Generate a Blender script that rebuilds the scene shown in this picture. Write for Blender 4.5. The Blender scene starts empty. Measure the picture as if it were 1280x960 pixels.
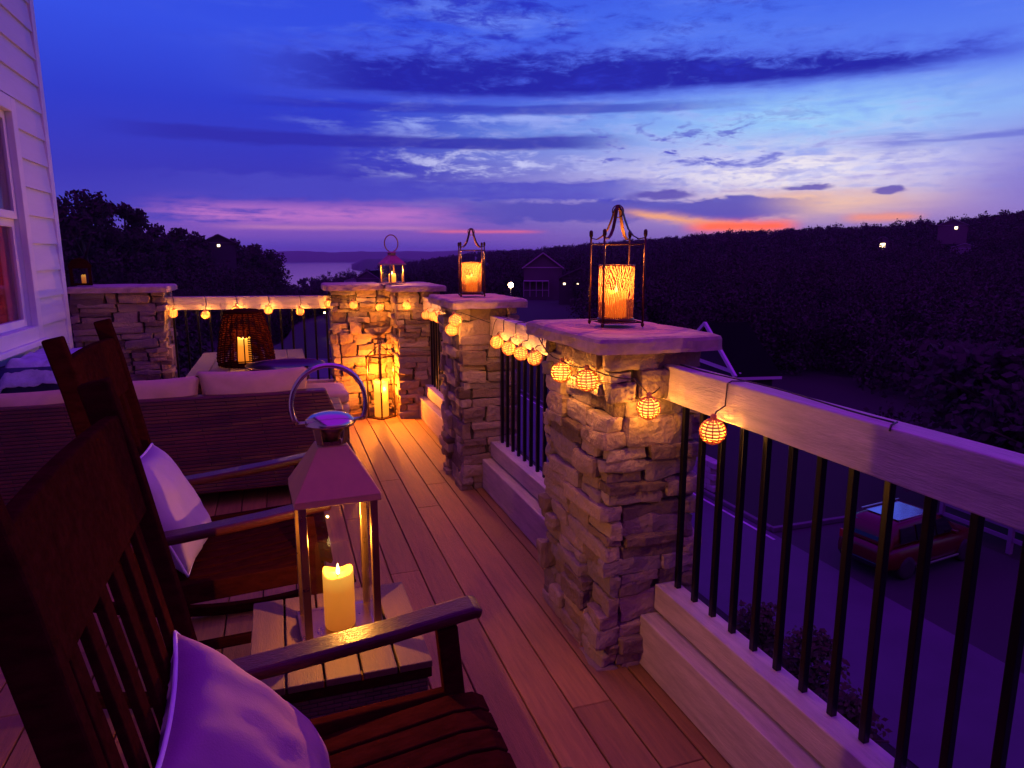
import bpy, bmesh, math, random
import numpy as np
from mathutils import Vector, Matrix, noise as mnoise
R = math.radians
PI = math.pi
S = bpy.context.scene
C = S.collection
rng = random.Random(7)

# ------------------------------------------------------------------ helpers
def lin(r, g, b, k=1.0):
    f = lambda c: (c / 255 / 12.92) if c / 255 <= .04045 else ((c / 255 + .055) / 1.055) ** 2.4
    return (f(r) * k, f(g) * k, f(b) * k, 1)

class MB:
    """collects vertices and faces of one mesh"""
    def __init__(s):
        s.v = []; s.f = []; s.sm = []
    def add(s, vs, fs, smooth=False):
        n = len(s.v)
        s.v += [tuple(p) for p in vs]
        s.f += [tuple(i + n for i in f) for f in fs]
        s.sm += [smooth] * len(fs)
        return s
    def box(s, x0, x1, y0, y1, z0, z1):
        vs = [(x, y, z) for x in (x0, x1) for y in (y0, y1) for z in (z0, z1)]
        return s.add(vs, [(0, 1, 3, 2), (4, 6, 7, 5), (0, 4, 5, 1), (2, 3, 7, 6), (0, 2, 6, 4), (1, 5, 7, 3)])
    def bar(s, a, b, w, t, up=(0, 0, 1)):
        """rectangular bar from a to b, width w (sideways), thickness t (along up)"""
        a = Vector(a); b = Vector(b); d = (b - a).normalized(); u = Vector(up)
        sd = d.cross(u).normalized(); u = sd.cross(d).normalized()
        vs = [p + sd * i * w / 2 + u * j * t / 2 for p in (a, b) for i in (-1, 1) for j in (-1, 1)]
        return s.add(vs, [(0, 1, 3, 2), (4, 6, 7, 5), (0, 4, 5, 1), (2, 3, 7, 6), (0, 2, 6, 4), (1, 5, 7, 3)])
    def strip(s, pts, w, t, side=(0, 1, 0)):
        """flat curved bar through pts: width w along side, thickness t"""
        sd = Vector(side).normalized(); P = [Vector(p) for p in pts]; vs = []
        for i, p in enumerate(P):
            d = (P[min(i + 1, len(P) - 1)] - P[max(i - 1, 0)]).normalized()
            u = sd.cross(d).normalized()
            vs += [p + sd * a * w / 2 + u * b * t / 2 for a, b in ((-1, -1), (1, -1), (1, 1), (-1, 1))]
        fs = [(0, 1, 2, 3), tuple(len(vs) - 4 + k for k in (3, 2, 1, 0))]
        for i in range(len(P) - 1):
            for k in range(4):
                fs.append((4 * i + k, 4 * i + 4 + k, 4 * i + 4 + (k + 1) % 4, 4 * i + (k + 1) % 4))
        return s.add(vs, fs)
    def tube(s, pts, r, n=6, closed=False, smooth=True):
        P = [Vector(p) for p in pts]; m = len(P); vs = []
        prev = None
        for i, p in enumerate(P):
            if closed: d = P[(i + 1) % m] - P[i - 1]
            else: d = P[min(i + 1, m - 1)] - P[max(i - 1, 0)]
            d.normalize()
            if prev is None:
                u = d.orthogonal().normalized()
            else:
                u = (prev - d * prev.dot(d))
                u = u.normalized() if u.length > 1e-6 else d.orthogonal().normalized()
            prev = u; w = d.cross(u)
            rr = r[i] if isinstance(r, (list, tuple)) else r
            vs += [p + (u * math.cos(2 * PI * k / n) + w * math.sin(2 * PI * k / n)) * rr for k in range(n)]
        fs = []
        for i in range(m if closed else m - 1):
            j = (i + 1) % m
            for k in range(n):
                fs.append((i * n + k, i * n + (k + 1) % n, j * n + (k + 1) % n, j * n + k))
        if not closed:
            fs += [tuple(range(n))[::-1], tuple((m - 1) * n + k for k in range(n))]
        return s.add(vs, fs, smooth)
    def lathe(s, prof, n=24, c=(0, 0, 0), cap=True, wob=None):
        vs = []
        for r, z in prof:
            for k in range(n):
                a = 2 * PI * k / n
                zz = z + (wob(a, r, z) if wob else 0)
                vs.append((c[0] + r * math.cos(a), c[1] + r * math.sin(a), c[2] + zz))
        fs = []
        for i in range(len(prof) - 1):
            for k in range(n):
                fs.append((i * n + k, i * n + (k + 1) % n, (i + 1) * n + (k + 1) % n, (i + 1) * n + k))
        if cap:
            fs += [tuple(range(n))[::-1], tuple((len(prof) - 1) * n + k for k in range(n))]
        return s.add(vs, fs, True)
    def frustum4(s, c, w0, w1, z0, z1, rot=0, n=4):
        vs = []
        for w, z in ((w0, z0), (w1, z1)):
            for k in range(4):
                a = rot + PI / 4 + k * PI / 2
                q = w / 2 * math.sqrt(2)
                vs.append((c[0] + q * math.cos(a), c[1] + q * math.sin(a), c[2] + z))
        return s.add(vs, [(3, 2, 1, 0), (4, 5, 6, 7)] + [(k, (k + 1) % 4, 4 + (k + 1) % 4, 4 + k) for k in range(4)])
    def xf(s, M, start=0):
        s.v[start:] = [tuple(M @ Vector(p)) for p in s.v[start:]]
        return s
    def build(s, name, m, parent=None, bevel=0, loc=None, seg=2, smooth=False):
        me = bpy.data.meshes.new(name)
        me.from_pydata([tuple(p) for p in s.v], [], s.f)
        me.polygons.foreach_set('use_smooth', [bool(a) or smooth for a in s.sm])
        bm = bmesh.new(); bm.from_mesh(me); bmesh.ops.recalc_face_normals(bm, faces=bm.faces); bm.to_mesh(me); bm.free()
        me.update()
        o = bpy.data.objects.new(name, me); C.objects.link(o)
        if m: me.materials.append(m)
        if parent: o.parent = parent
        if loc: o.location = loc
        if bevel:
            b = o.modifiers.new('edge', 'BEVEL'); b.width = bevel; b.segments = seg; b.limit_method = 'ANGLE'; b.angle_limit = R(35)
        return o

def tag(o, label=None, cat=None, group=None, kind=None):
    if label: o['label'] = label
    if cat: o['category'] = cat
    if group: o['group'] = group
    if kind: o['kind'] = kind
    return o
def thing(name, label, cat, loc=(0, 0, 0), rz=0, group=None):
    o = bpy.data.objects.new(name, None); C.objects.link(o)
    o.location = loc; o.rotation_euler = (0, 0, rz); o.empty_display_size = .1
    return tag(o, label, cat, group)
def copy_tree(o, parent=None):
    c = o.copy(); C.objects.link(c)
    if parent: c.parent = parent
    for ch in [x for x in bpy.data.objects if x.parent == o]:
        copy_tree(ch, c)
    return c
def lamp(parent, loc, w, col, r=.02, name='flame_light'):
    l = bpy.data.lights.new(name, 'POINT'); l.energy = w; l.color = col; l.shadow_soft_size = r
    o = bpy.data.objects.new(name, l); C.objects.link(o); o.parent = parent; o.location = loc
    return o

# ------------------------------------------------------------------ materials
def mat(name, col, rough=.6, metal=0, var=.0, scale=8, bump=0, bscale=40, stretch=(1, 1, 1), spec=.5, var2=None, detail=6, island=0, coat=0):
    m = bpy.data.materials.new(name); m.use_nodes = True
    nt = m.node_tree; N = nt.nodes; L = nt.links
    b = N['Principled BSDF']
    b.inputs['Roughness'].default_value = rough; b.inputs['Metallic'].default_value = metal
    b.inputs['Specular IOR Level'].default_value = spec
    b.inputs['Coat Weight'].default_value = coat
    c = tuple(col[:3]) + (1,)
    b.inputs['Base Color'].default_value = c
    tc = N.new('ShaderNodeTexCoord'); mp = N.new('ShaderNodeMapping'); mp.inputs['Scale'].default_value = stretch
    L.new(tc.outputs['Object'], mp.inputs['Vector'])
    if var or var2:
        t = N.new('ShaderNodeTexNoise'); t.inputs['Scale'].default_value = scale; t.inputs['Detail'].default_value = detail
        t.inputs['Roughness'].default_value = .65
        L.new(mp.outputs['Vector'], t.inputs['Vector'])
        r = N.new('ShaderNodeValToRGB')
        r.color_ramp.elements[0].position = .3; r.color_ramp.elements[1].position = .7
        c2 = var2 if var2 else [min(1, x * (1 + var)) for x in c[:3]]
        r.color_ramp.elements[0].color = tuple(x * (1 - var) for x in c[:3]) + (1,)
        r.color_ramp.elements[1].color = tuple(c2[:3]) + (1,)
        L.new(t.outputs['Fac'], r.inputs['Fac'])
        out = r.outputs['Color']
        if island:
            g = N.new('ShaderNodeNewGeometry'); h = N.new('ShaderNodeHueSaturation')
            mr = N.new('ShaderNodeMapRange'); mr.inputs['To Min'].default_value = 1 - island; mr.inputs['To Max'].default_value = 1 + island
            L.new(g.outputs['Random Per Island'], mr.inputs['Value']); L.new(mr.outputs['Result'], h.inputs['Value'])
            L.new(out, h.inputs['Color']); out = h.outputs['Color']
        L.new(out, b.inputs['Base Color'])
        rr = N.new('ShaderNodeMapRange'); rr.inputs['To Min'].default_value = max(.05, rough - .12); rr.inputs['To Max'].default_value = min(1, rough + .12)
        L.new(t.outputs['Fac'], rr.inputs['Value']); L.new(rr.outputs['Result'], b.inputs['Roughness'])
    if bump:
        t2 = N.new('ShaderNodeTexNoise'); t2.inputs['Scale'].default_value = bscale; t2.inputs['Detail'].default_value = 5
        L.new(mp.outputs['Vector'], t2.inputs['Vector'])
        bp = N.new('ShaderNodeBump'); bp.inputs['Strength'].default_value = bump; bp.inputs['Distance'].default_value = .01
        L.new(t2.outputs['Fac'], bp.inputs['Height']); L.new(bp.outputs['Normal'], b.inputs['Normal'])
    return m

def weave_mat(name, col, row=.014, length=.05, bump=.9, rough=.5):
    """flat woven resin wicker: rows of short overlapping strands"""
    m = mat(name, col, rough, var=.35, scale=6)
    nt = m.node_tree; N = nt.nodes; L = nt.links; b = N['Principled BSDF']
    tc = N.new('ShaderNodeTexCoord')
    sp = N.new('ShaderNodeSeparateXYZ'); L.new(tc.outputs['Object'], sp.inputs[0])
    ad = N.new('ShaderNodeMath'); ad.operation = 'ADD'; L.new(sp.outputs[0], ad.inputs[0]); L.new(sp.outputs[1], ad.inputs[1])
    cb = N.new('ShaderNodeCombineXYZ'); L.new(ad.outputs[0], cb.inputs[0]); L.new(sp.outputs[2], cb.inputs[1])
    br = N.new('ShaderNodeTexBrick'); br.inputs['Scale'].default_value = 1; br.inputs['Brick Width'].default_value = length
    br.inputs['Row Height'].default_value = row; br.inputs['Mortar Size'].default_value = row * .16; br.inputs['Mortar Smooth'].default_value = 1
    br.inputs['Color1'].default_value = (1, 1, 1, 1); br.inputs['Color2'].default_value = (.6, .6, .6, 1); br.inputs['Mortar'].default_value = (0, 0, 0, 1)
    L.new(cb.outputs[0], br.inputs['Vector'])
    bp = N.new('ShaderNodeBump'); bp.inputs['Strength'].default_value = bump; bp.inputs['Distance'].default_value = .006
    L.new(br.outputs['Color'], bp.inputs['Height']); L.new(bp.outputs['Normal'], b.inputs['Normal'])
    mx = N.new('ShaderNodeMix'); mx.data_type = 'RGBA'; mx.blend_type = 'MULTIPLY'; mx.inputs['Factor'].default_value = .92
    src = b.inputs['Base Color'].links[0].from_socket
    L.new(src, mx.inputs['A']); L.new(br.outputs['Color'], mx.inputs['B']); L.new(mx.outputs['Result'], b.inputs['Base Color'])
    return m

def emit(name, col, k):
    m = bpy.data.materials.new(name); m.use_nodes = True
    nt = m.node_tree; N = nt.nodes; N.remove(N['Principled BSDF'])
    e = N.new('ShaderNodeEmission'); e.inputs['Color'].default_value = tuple(col[:3]) + (1,); e.inputs['Strength'].default_value = k
    nt.links.new(e.outputs[0], N['Material Output'].inputs['Surface'])
    return m

def glass_mat(name, tint=(1, 1, 1), gl=.12, rough=.03):
    m = bpy.data.materials.new(name); m.use_nodes = True
    nt = m.node_tree; N = nt.nodes; L = nt.links; N.remove(N['Principled BSDF'])
    t = N.new('ShaderNodeBsdfTransparent'); t.inputs[0].default_value = tuple(tint) + (1,)
    g = N.new('ShaderNodeBsdfGlossy'); g.inputs['Roughness'].default_value = rough
    fr = N.new('ShaderNodeFresnel'); fr.inputs[0].default_value = 1.45
    mu = N.new('ShaderNodeMath'); mu.operation = 'MULTIPLY_ADD'; mu.inputs[1].default_value = .4; mu.inputs[2].default_value = gl * .02
    L.new(fr.outputs[0], mu.inputs[0])
    x = N.new('ShaderNodeMixShader'); L.new(mu.outputs[0], x.inputs[0]); L.new(t.outputs[0], x.inputs[1]); L.new(g.outputs[0], x.inputs[2])
    L.new(x.outputs[0], N['Material Output'].inputs['Surface'])
    return m

def translucent_mat(name, col, f=.5, rough=.8):
    m = bpy.data.materials.new(name); m.use_nodes = True
    nt = m.node_tree; N = nt.nodes; L = nt.links; b = N['Principled BSDF']
    b.inputs['Base Color'].default_value = tuple(col) + (1,); b.inputs['Roughness'].default_value = rough
    t = N.new('ShaderNodeBsdfTranslucent'); t.inputs[0].default_value = tuple(col) + (1,)
    x = N.new('ShaderNodeMixShader'); x.inputs[0].default_value = f
    L.new(b.outputs[0], x.inputs[1]); L.new(t.outputs[0], x.inputs[2]); L.new(x.outputs[0], N['Material Output'].inputs['Surface'])
    return m

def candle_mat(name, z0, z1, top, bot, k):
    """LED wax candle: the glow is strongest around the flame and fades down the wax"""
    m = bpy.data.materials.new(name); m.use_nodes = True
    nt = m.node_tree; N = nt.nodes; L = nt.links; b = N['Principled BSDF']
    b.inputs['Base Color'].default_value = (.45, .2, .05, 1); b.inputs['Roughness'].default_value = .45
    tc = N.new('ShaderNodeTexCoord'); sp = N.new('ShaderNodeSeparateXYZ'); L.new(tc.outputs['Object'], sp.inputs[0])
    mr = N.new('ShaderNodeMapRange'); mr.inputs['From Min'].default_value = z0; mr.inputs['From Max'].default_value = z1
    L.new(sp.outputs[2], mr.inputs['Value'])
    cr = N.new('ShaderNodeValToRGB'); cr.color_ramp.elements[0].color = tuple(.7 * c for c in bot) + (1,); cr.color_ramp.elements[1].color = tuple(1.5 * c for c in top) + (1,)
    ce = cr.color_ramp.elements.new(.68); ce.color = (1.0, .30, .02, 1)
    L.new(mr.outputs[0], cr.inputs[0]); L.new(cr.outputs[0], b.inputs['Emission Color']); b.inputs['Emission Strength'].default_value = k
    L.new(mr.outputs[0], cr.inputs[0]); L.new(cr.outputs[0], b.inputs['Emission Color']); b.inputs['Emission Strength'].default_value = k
    return m

M = {}
M['deck'] = mat('composite decking', (.32, .158, .046), .55, var=.28, scale=6, bump=.5, bscale=60, stretch=(9, .6, 4), island=.14)
M['rail'] = mat('weathered painted timber', (.50, .40, .37), .6, var=.25, scale=5, bump=.35, bscale=30, stretch=(7, 1, 7))
M['railx'] = mat('weathered painted timber crosswise', (.50, .40, .37), .6, var=.25, scale=5, bump=.35, bscale=30, stretch=(1, 7, 7))
M['iron'] = mat('black powder coated metal', (.004, .0035, .0035), .3, spec=.35)
M['bronze'] = mat('dark bronze metal', (.10, .05, .028), .4, metal=.85, var=.3, scale=20)
M['copper'] = mat('aged copper', (.45, .22, .13), .34, metal=.9, var=.3, scale=16)
M['steel'] = mat('brushed warm steel', (.34, .22, .13), .3, metal=.95, var=.12, scale=12)
M['steel_roof'] = mat('satin tan metal', (.66, .44, .11), .5, metal=.25, var=.12, scale=10)
M['chrome'] = mat('polished metal', (.62, .52, .44), .2, metal=1)
M['mortar'] = mat('mortar', (.055, .045, .038), .9, var=.3, scale=30)
M['cap'] = mat('cast stone cap', (.42, .30, .23), .8, var=.3, scale=14, bump=.35, bscale=55)
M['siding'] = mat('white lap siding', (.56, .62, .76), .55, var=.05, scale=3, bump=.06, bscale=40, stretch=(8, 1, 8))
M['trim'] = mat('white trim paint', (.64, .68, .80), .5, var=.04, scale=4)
M['shingle'] = mat('dark roof shingles', (.008, .007, .008), .95, var=.3, scale=6, spec=0)
M['dark_wood'] = mat('dark stained wood', (.036, .0065, .005), .7, var=.35, scale=8, bump=.12, bscale=40, stretch=(2, 6, 6), spec=.03)
M['dark_wood'].node_tree.nodes['Principled BSDF'].inputs['IOR'].default_value = 1.03
M['arm_wood'] = mat('worn polished dark wood', (.060, .012, .010), .36, var=.35, scale=8, bump=.2, bscale=40, stretch=(2, 6, 6), spec=.3)
M['plank'] = mat('grey brown table planks', (.12, .072, .035), .6, var=.2, scale=6, bump=.2, bscale=40, stretch=(8, 1, 8), island=.1)
M['wicker'] = weave_mat('dark red brown wicker', (.12, .028, .012), .021, .34)
M['wicker2'] = weave_mat('mid brown wicker', (.16, .085, .06), .012, .04)
M['cream'] = mat('cream outdoor fabric', (.60, .43, .24), .9, var=.08, scale=12, bump=.15, bscale=300)
M['lilac'] = mat('pale pillow fabric', (.44, .36, .42), .9, var=.06, scale=10, bump=.15, bscale=300)
M['violet'] = mat('mauve pillow fabric', (.33, .13, .25), .9, var=.08, scale=10, bump=.15, bscale=300)
M['piping'] = mat('white piping cord', (.75, .68, .72), .8)
M['navy'] = mat('navy cover fabric', (.03, .035, .14), .8, var=.3, scale=8, bump=.2, bscale=120)
M['bluecloth'] = mat('blue white crumpled cloth', (.42, .45, .62), .85, var=.35, scale=7, bump=.2, bscale=120)
M['glass'] = glass_mat('clear glass', gl=0)
M['cord'] = mat('dark cord', (.025, .015, .012), .6)
M['curtain'] = mat('dark red curtain', (.55, .05, .07), .85, var=.4, scale=4, stretch=(6, 6, .4))
M['room'] = mat('dark room wall', (.05, .02, .025), .9)
M['asphalt'] = mat('asphalt', (.065, .055, .08), .8, var=.25, scale=.4, bump=.2, bscale=60)
M['asphalt_old'] = mat('older dark asphalt', (.022, .02, .022), .85, var=.3, scale=.3)
M['paint'] = mat('road paint', (.5, .5, .5), .7, var=.3, scale=3)
M['kerb'] = mat('concrete kerb', (.1, .09, .1), .85, var=.2, scale=4)
M['grass'] = mat('grass', (.010, .012, .005), .95, var=.5, scale=.6)
M['leaf'] = mat('foliage', (.050, .038, .038), .9, var=.35, scale=.05, spec=.1)
M['leaf_shrub'] = mat('shrub foliage', (.05, .06, .012), .8, var=.4, scale=3, island=.35)
M['bark'] = mat('bark', (.05, .035, .025), .9, var=.3, scale=6)
M['block'] = mat('pale concrete blocks', (.36, .33, .31), .85, var=.2, scale=3)
M['fence'] = mat('white vinyl fence', (.2, .18, .22), .5)
M['flame'] = emit('flame', (1, .62, .2), 14)
def frosted():
    m = bpy.data.materials.new('frosted glowing bulb'); m.use_nodes = True
    nt = m.node_tree; N = nt.nodes; N.remove(N['Principled BSDF'])
    e = N.new('ShaderNodeEmission'); e.inputs[0].default_value = (1, .50, .10, 1); e.inputs[1].default_value = 2.6
    t = N.new('ShaderNodeBsdfTransparent'); x = N.new('ShaderNodeMixShader'); x.inputs[0].default_value = .45
    nt.links.new(t.outputs[0], x.inputs[1]); nt.links.new(e.outputs[0], x.inputs[2]); nt.links.new(x.outputs[0], N['Material Output'].inputs['Surface'])
    return m
M['bulb'] = frosted()
M['streetlight'] = emit('street lamp glow', (1, .62, .28), 40)
M['litwindow'] = emit('lit window', (1, .72, .42), 5)

def stone_mat():
    m = mat('stacked ledge stone', (.3, .22, .17), .8, var=.45, scale=22, bump=1.0, bscale=55)
    nt = m.node_tree; N = nt.nodes; L = nt.links; b = N['Principled BSDF']
    g = N.new('ShaderNodeNewGeometry'); r = N.new('ShaderNodeValToRGB')
    cols = [(.13, .085, .06), (.27, .19, .145), (.38, .28, .21), (.24, .19, .17), (.46, .35, .27), (.17, .11, .08)]
    while len(r.color_ramp.elements) < len(cols): r.color_ramp.elements.new(.5)
    for i, c in enumerate(cols):
        r.color_ramp.elements[i].position = i / (len(cols) - 1); r.color_ramp.elements[i].color = c + (1,)
    L.new(g.outputs['Random Per Island'], r.inputs[0])
    mx = N.new('ShaderNodeMix'); mx.data_type = 'RGBA'; mx.blend_type = 'MULTIPLY'; mx.inputs['Factor'].default_value = .8
    src = b.inputs['Base Color'].links[0].from_socket
    br = N.new('ShaderNodeMix'); br.data_type = 'RGBA'; br.blend_type = 'ADD'; br.inputs['Factor'].default_value = 1
    L.new(src, br.inputs['A']); br.inputs['B'].default_value = (.55, .6, .62, 1)
    L.new(r.outputs[0], mx.inputs['A']); L.new(br.outputs['Result'], mx.inputs['B']); L.new(mx.outputs['Result'], b.inputs['Base Color'])
    return m
M['stone'] = stone_mat()

# ------------------------------------------------------------------ camera
cam = bpy.data.cameras.new('camera'); co = bpy.data.objects.new('camera', cam); C.objects.link(co)
co.location = (0, 0, 1.5); co.rotation_euler = (R(90 - 10.53), 0, R(-18.6))
cam.sensor_width = 36; cam.lens = 24.2; cam.clip_start = .02; cam.clip_end = 30000
S.camera = co

# ------------------------------------------------------------------ sky: blue hour with cloud bands
class X:
    nt = None
    def __init__(s, k): s.k = k
    @staticmethod
    def op(o, *a, clamp=False):
        n = X.nt.nodes.new('ShaderNodeMath'); n.operation = o; n.use_clamp = clamp
        for i, q in enumerate(a):
            if isinstance(q, X): X.nt.links.new(q.k, n.inputs[i])
            else: n.inputs[i].default_value = q
        return X(n.outputs[0])
    def __add__(s, o): return X.op('ADD', s, o)
    __radd__ = __add__
    def __sub__(s, o): return X.op('SUBTRACT', s, o)
    def __rsub__(s, o): return X.op('SUBTRACT', o, s)
    def __mul__(s, o): return X.op('MULTIPLY', s, o)
    __rmul__ = __mul__
    def __truediv__(s, o): return X.op('DIVIDE', s, o)
def smooth(a, b, x):
    n = X.nt.nodes.new('ShaderNodeMapRange'); n.interpolation_type = 'SMOOTHSTEP'
    if a > b:
        n.inputs['From Min'].default_value = b; n.inputs['From Max'].default_value = a; n.inputs['To Min'].default_value = 1; n.inputs['To Max'].default_value = 0
    else:
        n.inputs['From Min'].default_value = a; n.inputs['From Max'].default_value = b
    X.nt.links.new(x.k, n.inputs['Value']); return X(n.outputs['Result'])
def gauss(x, c, w):
    t = (x - c) / w
    return X.op('POWER', math.e, (t * t) * -1.0)
def window(x, a, b, c, d): return smooth(a, b, x) * smooth(d, c, x)
def fbm(x, y, off, detail=6, rough=.55, dist=0.0):
    c = X.nt.nodes.new('ShaderNodeCombineXYZ')
    for i, q in enumerate((x, y)): X.nt.links.new(q.k, c.inputs[i])
    c.inputs[2].default_value = off
    n = X.nt.nodes.new('ShaderNodeTexNoise'); n.inputs['Scale'].default_value = 1; n.inputs['Detail'].default_value = detail
    n.inputs['Roughness'].default_value = rough; n.inputs['Distortion'].default_value = dist
    X.nt.links.new(c.outputs[0], n.inputs['Vector']); return X(n.outputs['Fac'])
def ramp(x, lo, hi, stops):
    t = (x - lo) / (hi - lo)
    r = X.nt.nodes.new('ShaderNodeValToRGB'); X.nt.links.new(t.k, r.inputs[0]); e = r.color_ramp.elements
    while len(e) < len(stops): e.new(.5)
    for i, (p, c) in enumerate(stops):
        e[i].position = (p - lo) / (hi - lo); e[i].color = c
    return X(r.outputs[0])
def mixc(a, b, f):
    n = X.nt.nodes.new('ShaderNodeMix'); n.data_type = 'RGBA'; n.clamp_factor = True
    for q, nm in ((a, 'A'), (b, 'B')):
        if isinstance(q, X): X.nt.links.new(q.k, n.inputs[nm])
        else: n.inputs[nm].default_value = q
    X.nt.links.new(f.k, n.inputs['Factor']); return X(n.outputs['Result'])

W = bpy.data.worlds.new('World'); S.world = W; W.use_nodes = True
X.nt = W.node_tree
bg = W.node_tree.nodes['Background']
tc = W.node_tree.nodes.new('ShaderNodeTexCoord'); sp = W.node_tree.nodes.new('ShaderNodeSeparateXYZ')
W.node_tree.links.new(tc.outputs['Generated'], sp.inputs[0])
dx, dy, dz = (X(sp.outputs[i]) for i in range(3))
DEG = 180 / PI
az = X.op('ARCTAN2', dx, dy) * DEG
el = X.op('ARCSINE', dz) * DEG
n_big = fbm(az / 11, el / 2.2, 1.3, 7, .6, .3)
n_mid = fbm(az / 4.2, el / 1.1, 5.1, 8, .62, .4)
n_fine = fbm(az / 1.7, el / .62, 9.7, 6, .6, .2)
n_str = fbm(az / 9, el / .75, 13.2, 8, .6, .25)
n_tex = fbm(az / 2.6, el / .8, 21.4, 9, .68, .5)
left = ramp(el, 0, 22, [(0, lin(92, 78, 188)), (2, lin(78, 74, 190)), (6, lin(58, 58, 186)), (11, lin(46, 62, 205)), (16, lin(52, 80, 228)), (22, lin(48, 76, 222))])
right = ramp(el, 0, 22, [(0, lin(120, 90, 180)), (3, lin(168, 140, 205)), (6, lin(172, 168, 236)), (9.5, lin(140, 178, 250)), (13, lin(98, 135, 246)), (17, lin(74, 112, 240)), (22, lin(60, 92, 230))])
sky = mixc(left, right, smooth(4, 36, az + (n_big - .5) * 16))
# the bright opening where the sun went down
sky = mixc(sky, lin(166, 222, 255), gauss(az, 41, 10) * gauss(el, 9.9, 1.7) * smooth(.3, .6, n_mid * .6 + n_str * .4) * .95)
sky = mixc(sky, lin(255, 246, 248), gauss(az, 39, 10.5) * gauss(el + (n_mid - .5) * 2, 6.1, 1.8) * smooth(.36, .56, n_str * .6 + n_fine * .4) * 1.0)
sky = mixc(sky, lin(255, 204, 170), gauss(az, 42, 7) * gauss(el + (n_str - .5) * 1.5, 3.9, 1.0) * .95)
sky = mixc(sky, lin(118, 106, 206), smooth(48, 56, az) * gauss(el, 5, 3.2) * .7)
# pale wisps
sky = mixc(sky, lin(206, 208, 252), window(az, 4, 15, 44, 54) * gauss(el, 7.1, 2.0) * smooth(.46, .60, n_mid * .6 + n_tex * .4) * .95)
sky = mixc(sky, lin(160, 178, 250), window(az, -2, 12, 46, 56) * gauss(el, 10.5, 1.2) * smooth(.47, .64, n_mid * .6 + n_str * .4) * .85)
sky = mixc(sky, lin(120, 150, 250), window(az, -12, 10, 50, 60) * gauss(el, 17.0, 2.3) * smooth(.42, .75, n_big) * .7)
# pink afterglow low on the left
sky = mixc(sky, lin(206, 126, 206), window(az, -11, -4, 9, 20) * gauss(el, 3.1, .9) * smooth(.36, .56, n_str * .7 + n_fine * .3) * .9)
sky = mixc(sky, lin(150, 96, 190), window(az, -16, -4, 16, 26) * gauss(el, 1.7, .7) * .6)
# low violet cloud mass in front of the glow
low = gauss(el, 3.5, 1.2) + (n_mid - .5) * 1.3 + (n_big - .5) * .7 + (n_tex - .5) * .5
sky = mixc(sky, lin(86, 82, 186), window(az, 10, 20, 36, 44) * smooth(.5, .75, low) * .92)
low2 = gauss(el, 5.2, 1.3) + (n_mid - .5) * 1.1 + (n_big - .5) * 1.0 + (n_tex - .5) * .6
sky = mixc(sky, lin(74, 74, 196), window(az, -14, 2, 24, 34) * smooth(.55, .85, low2) * .85)
# fire-coloured gaps
l1 = el - (3.25 - (az - 29) * .14)
sky = mixc(sky, lin(255, 176, 130), window(az, 26.5, 29.5, 36, 40) * gauss(l1 + (n_fine - .5) * .5, 0, .34) * smooth(.3, .55, n_mid + .06) * 1.0)
sky = mixc(sky, tuple(1.35 * c for c in lin(255, 104, 38)[:3]) + (1,), window(az, 31.5, 34.5, 39, 41.5) * gauss(el + (n_fine - .5) * .4, 2.25, .42) * 1.0)
sky = mixc(sky, lin(255, 160, 130), window(az, 43, 45, 47.5, 49.5) * gauss(el + (n_fine - .5) * .4, 2.75, .3) * .95)
sky = mixc(sky, lin(232, 112, 150), window(az, 10, 14, 19, 22) * gauss(el + (n_fine - .5) * .15 , 1.95 - 0, .13) * .95)
sky = mixc(sky, lin(198, 130, 190), window(az, -6, 0, 10, 16) * gauss(el + (n_fine - .5) * .25, 2.2, .18) * .8)
# dark cloud bands
over30 = X.op('MAXIMUM', az - 28, 0.0)
upA = (15.3 - over30 * .075) - el + (n_mid - .5) * 2.6 + (n_tex - .5) * 3.2
dnA = el - (11.9 + over30 * .022) + (n_str - .5) * 1.1 + (n_fine - .5) * .4
sky = mixc(sky, lin(70, 88, 222), window(az, -6, 6, 50, 58) * smooth(-1.2, 1.0, upA) * smooth(-.6, .5, dnA) * .75)
sky = mixc(sky, lin(32, 34, 164), window(az, -4, 9, 45, 56) * smooth(-.1, 1.2, upA) * smooth(-.1, .7, dnA) * smooth(.28, .50, n_big * .4 + n_tex * .6) * .95)
bandA2 = gauss(el, 11.2, .55) + (n_str - .5) * 1.2
sky = mixc(sky, lin(44, 48, 182), window(az, -4, 4, 26, 40) * smooth(.5, .95, bandA2) * .7)
bandB = gauss(el + (n_big - .5) * .8, 8.75, .62) + (n_str - .5) * .9 + (n_tex - .5) * .3
sky = mixc(sky, lin(46, 46, 172), window(az, -13, -5, 22, 30) * smooth(.35, .85, bandB) * .85)
tatter = window(az, 19, 26, 36, 46) * gauss(el, 8.0, 2.3) * smooth(.50, .60, n_tex * .65 + n_mid * .35)
sky = mixc(sky, lin(70, 78, 204), tatter * .95)
top = window(az, 3, 11, 32, 46) * smooth(14.4, 16.2, el) * smooth(.46, .62, n_tex * .4 + n_mid * .3 + n_big * .3)
sky = mixc(sky, lin(36, 44, 188), top * .9)
mott = window(az, -16, -4, 40, 60) * smooth(9, 12, el) * smooth(.52, .70, n_tex * .5 + n_big * .5)
sky = mixc(sky, lin(48, 62, 208), mott * .75)
for a, e, wa, we in ((41, 5.0, 2.0, .26), (46.4, 4.6, 1.2, .3), (30.5, 4.7, 3.0, .45)):
    sky = mixc(sky, lin(88, 76, 178), smooth(.3, .75, gauss(az + (n_fine - .5) * 2, a, wa) * gauss(el + (n_fine - .5) * .7 + (n_mid - .5) * .5, e, we)) * .85)
veil = window(az, 40, 46, 60, 70) * gauss(el, 7.9, .55) * smooth(.4, .65, n_str)
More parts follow.
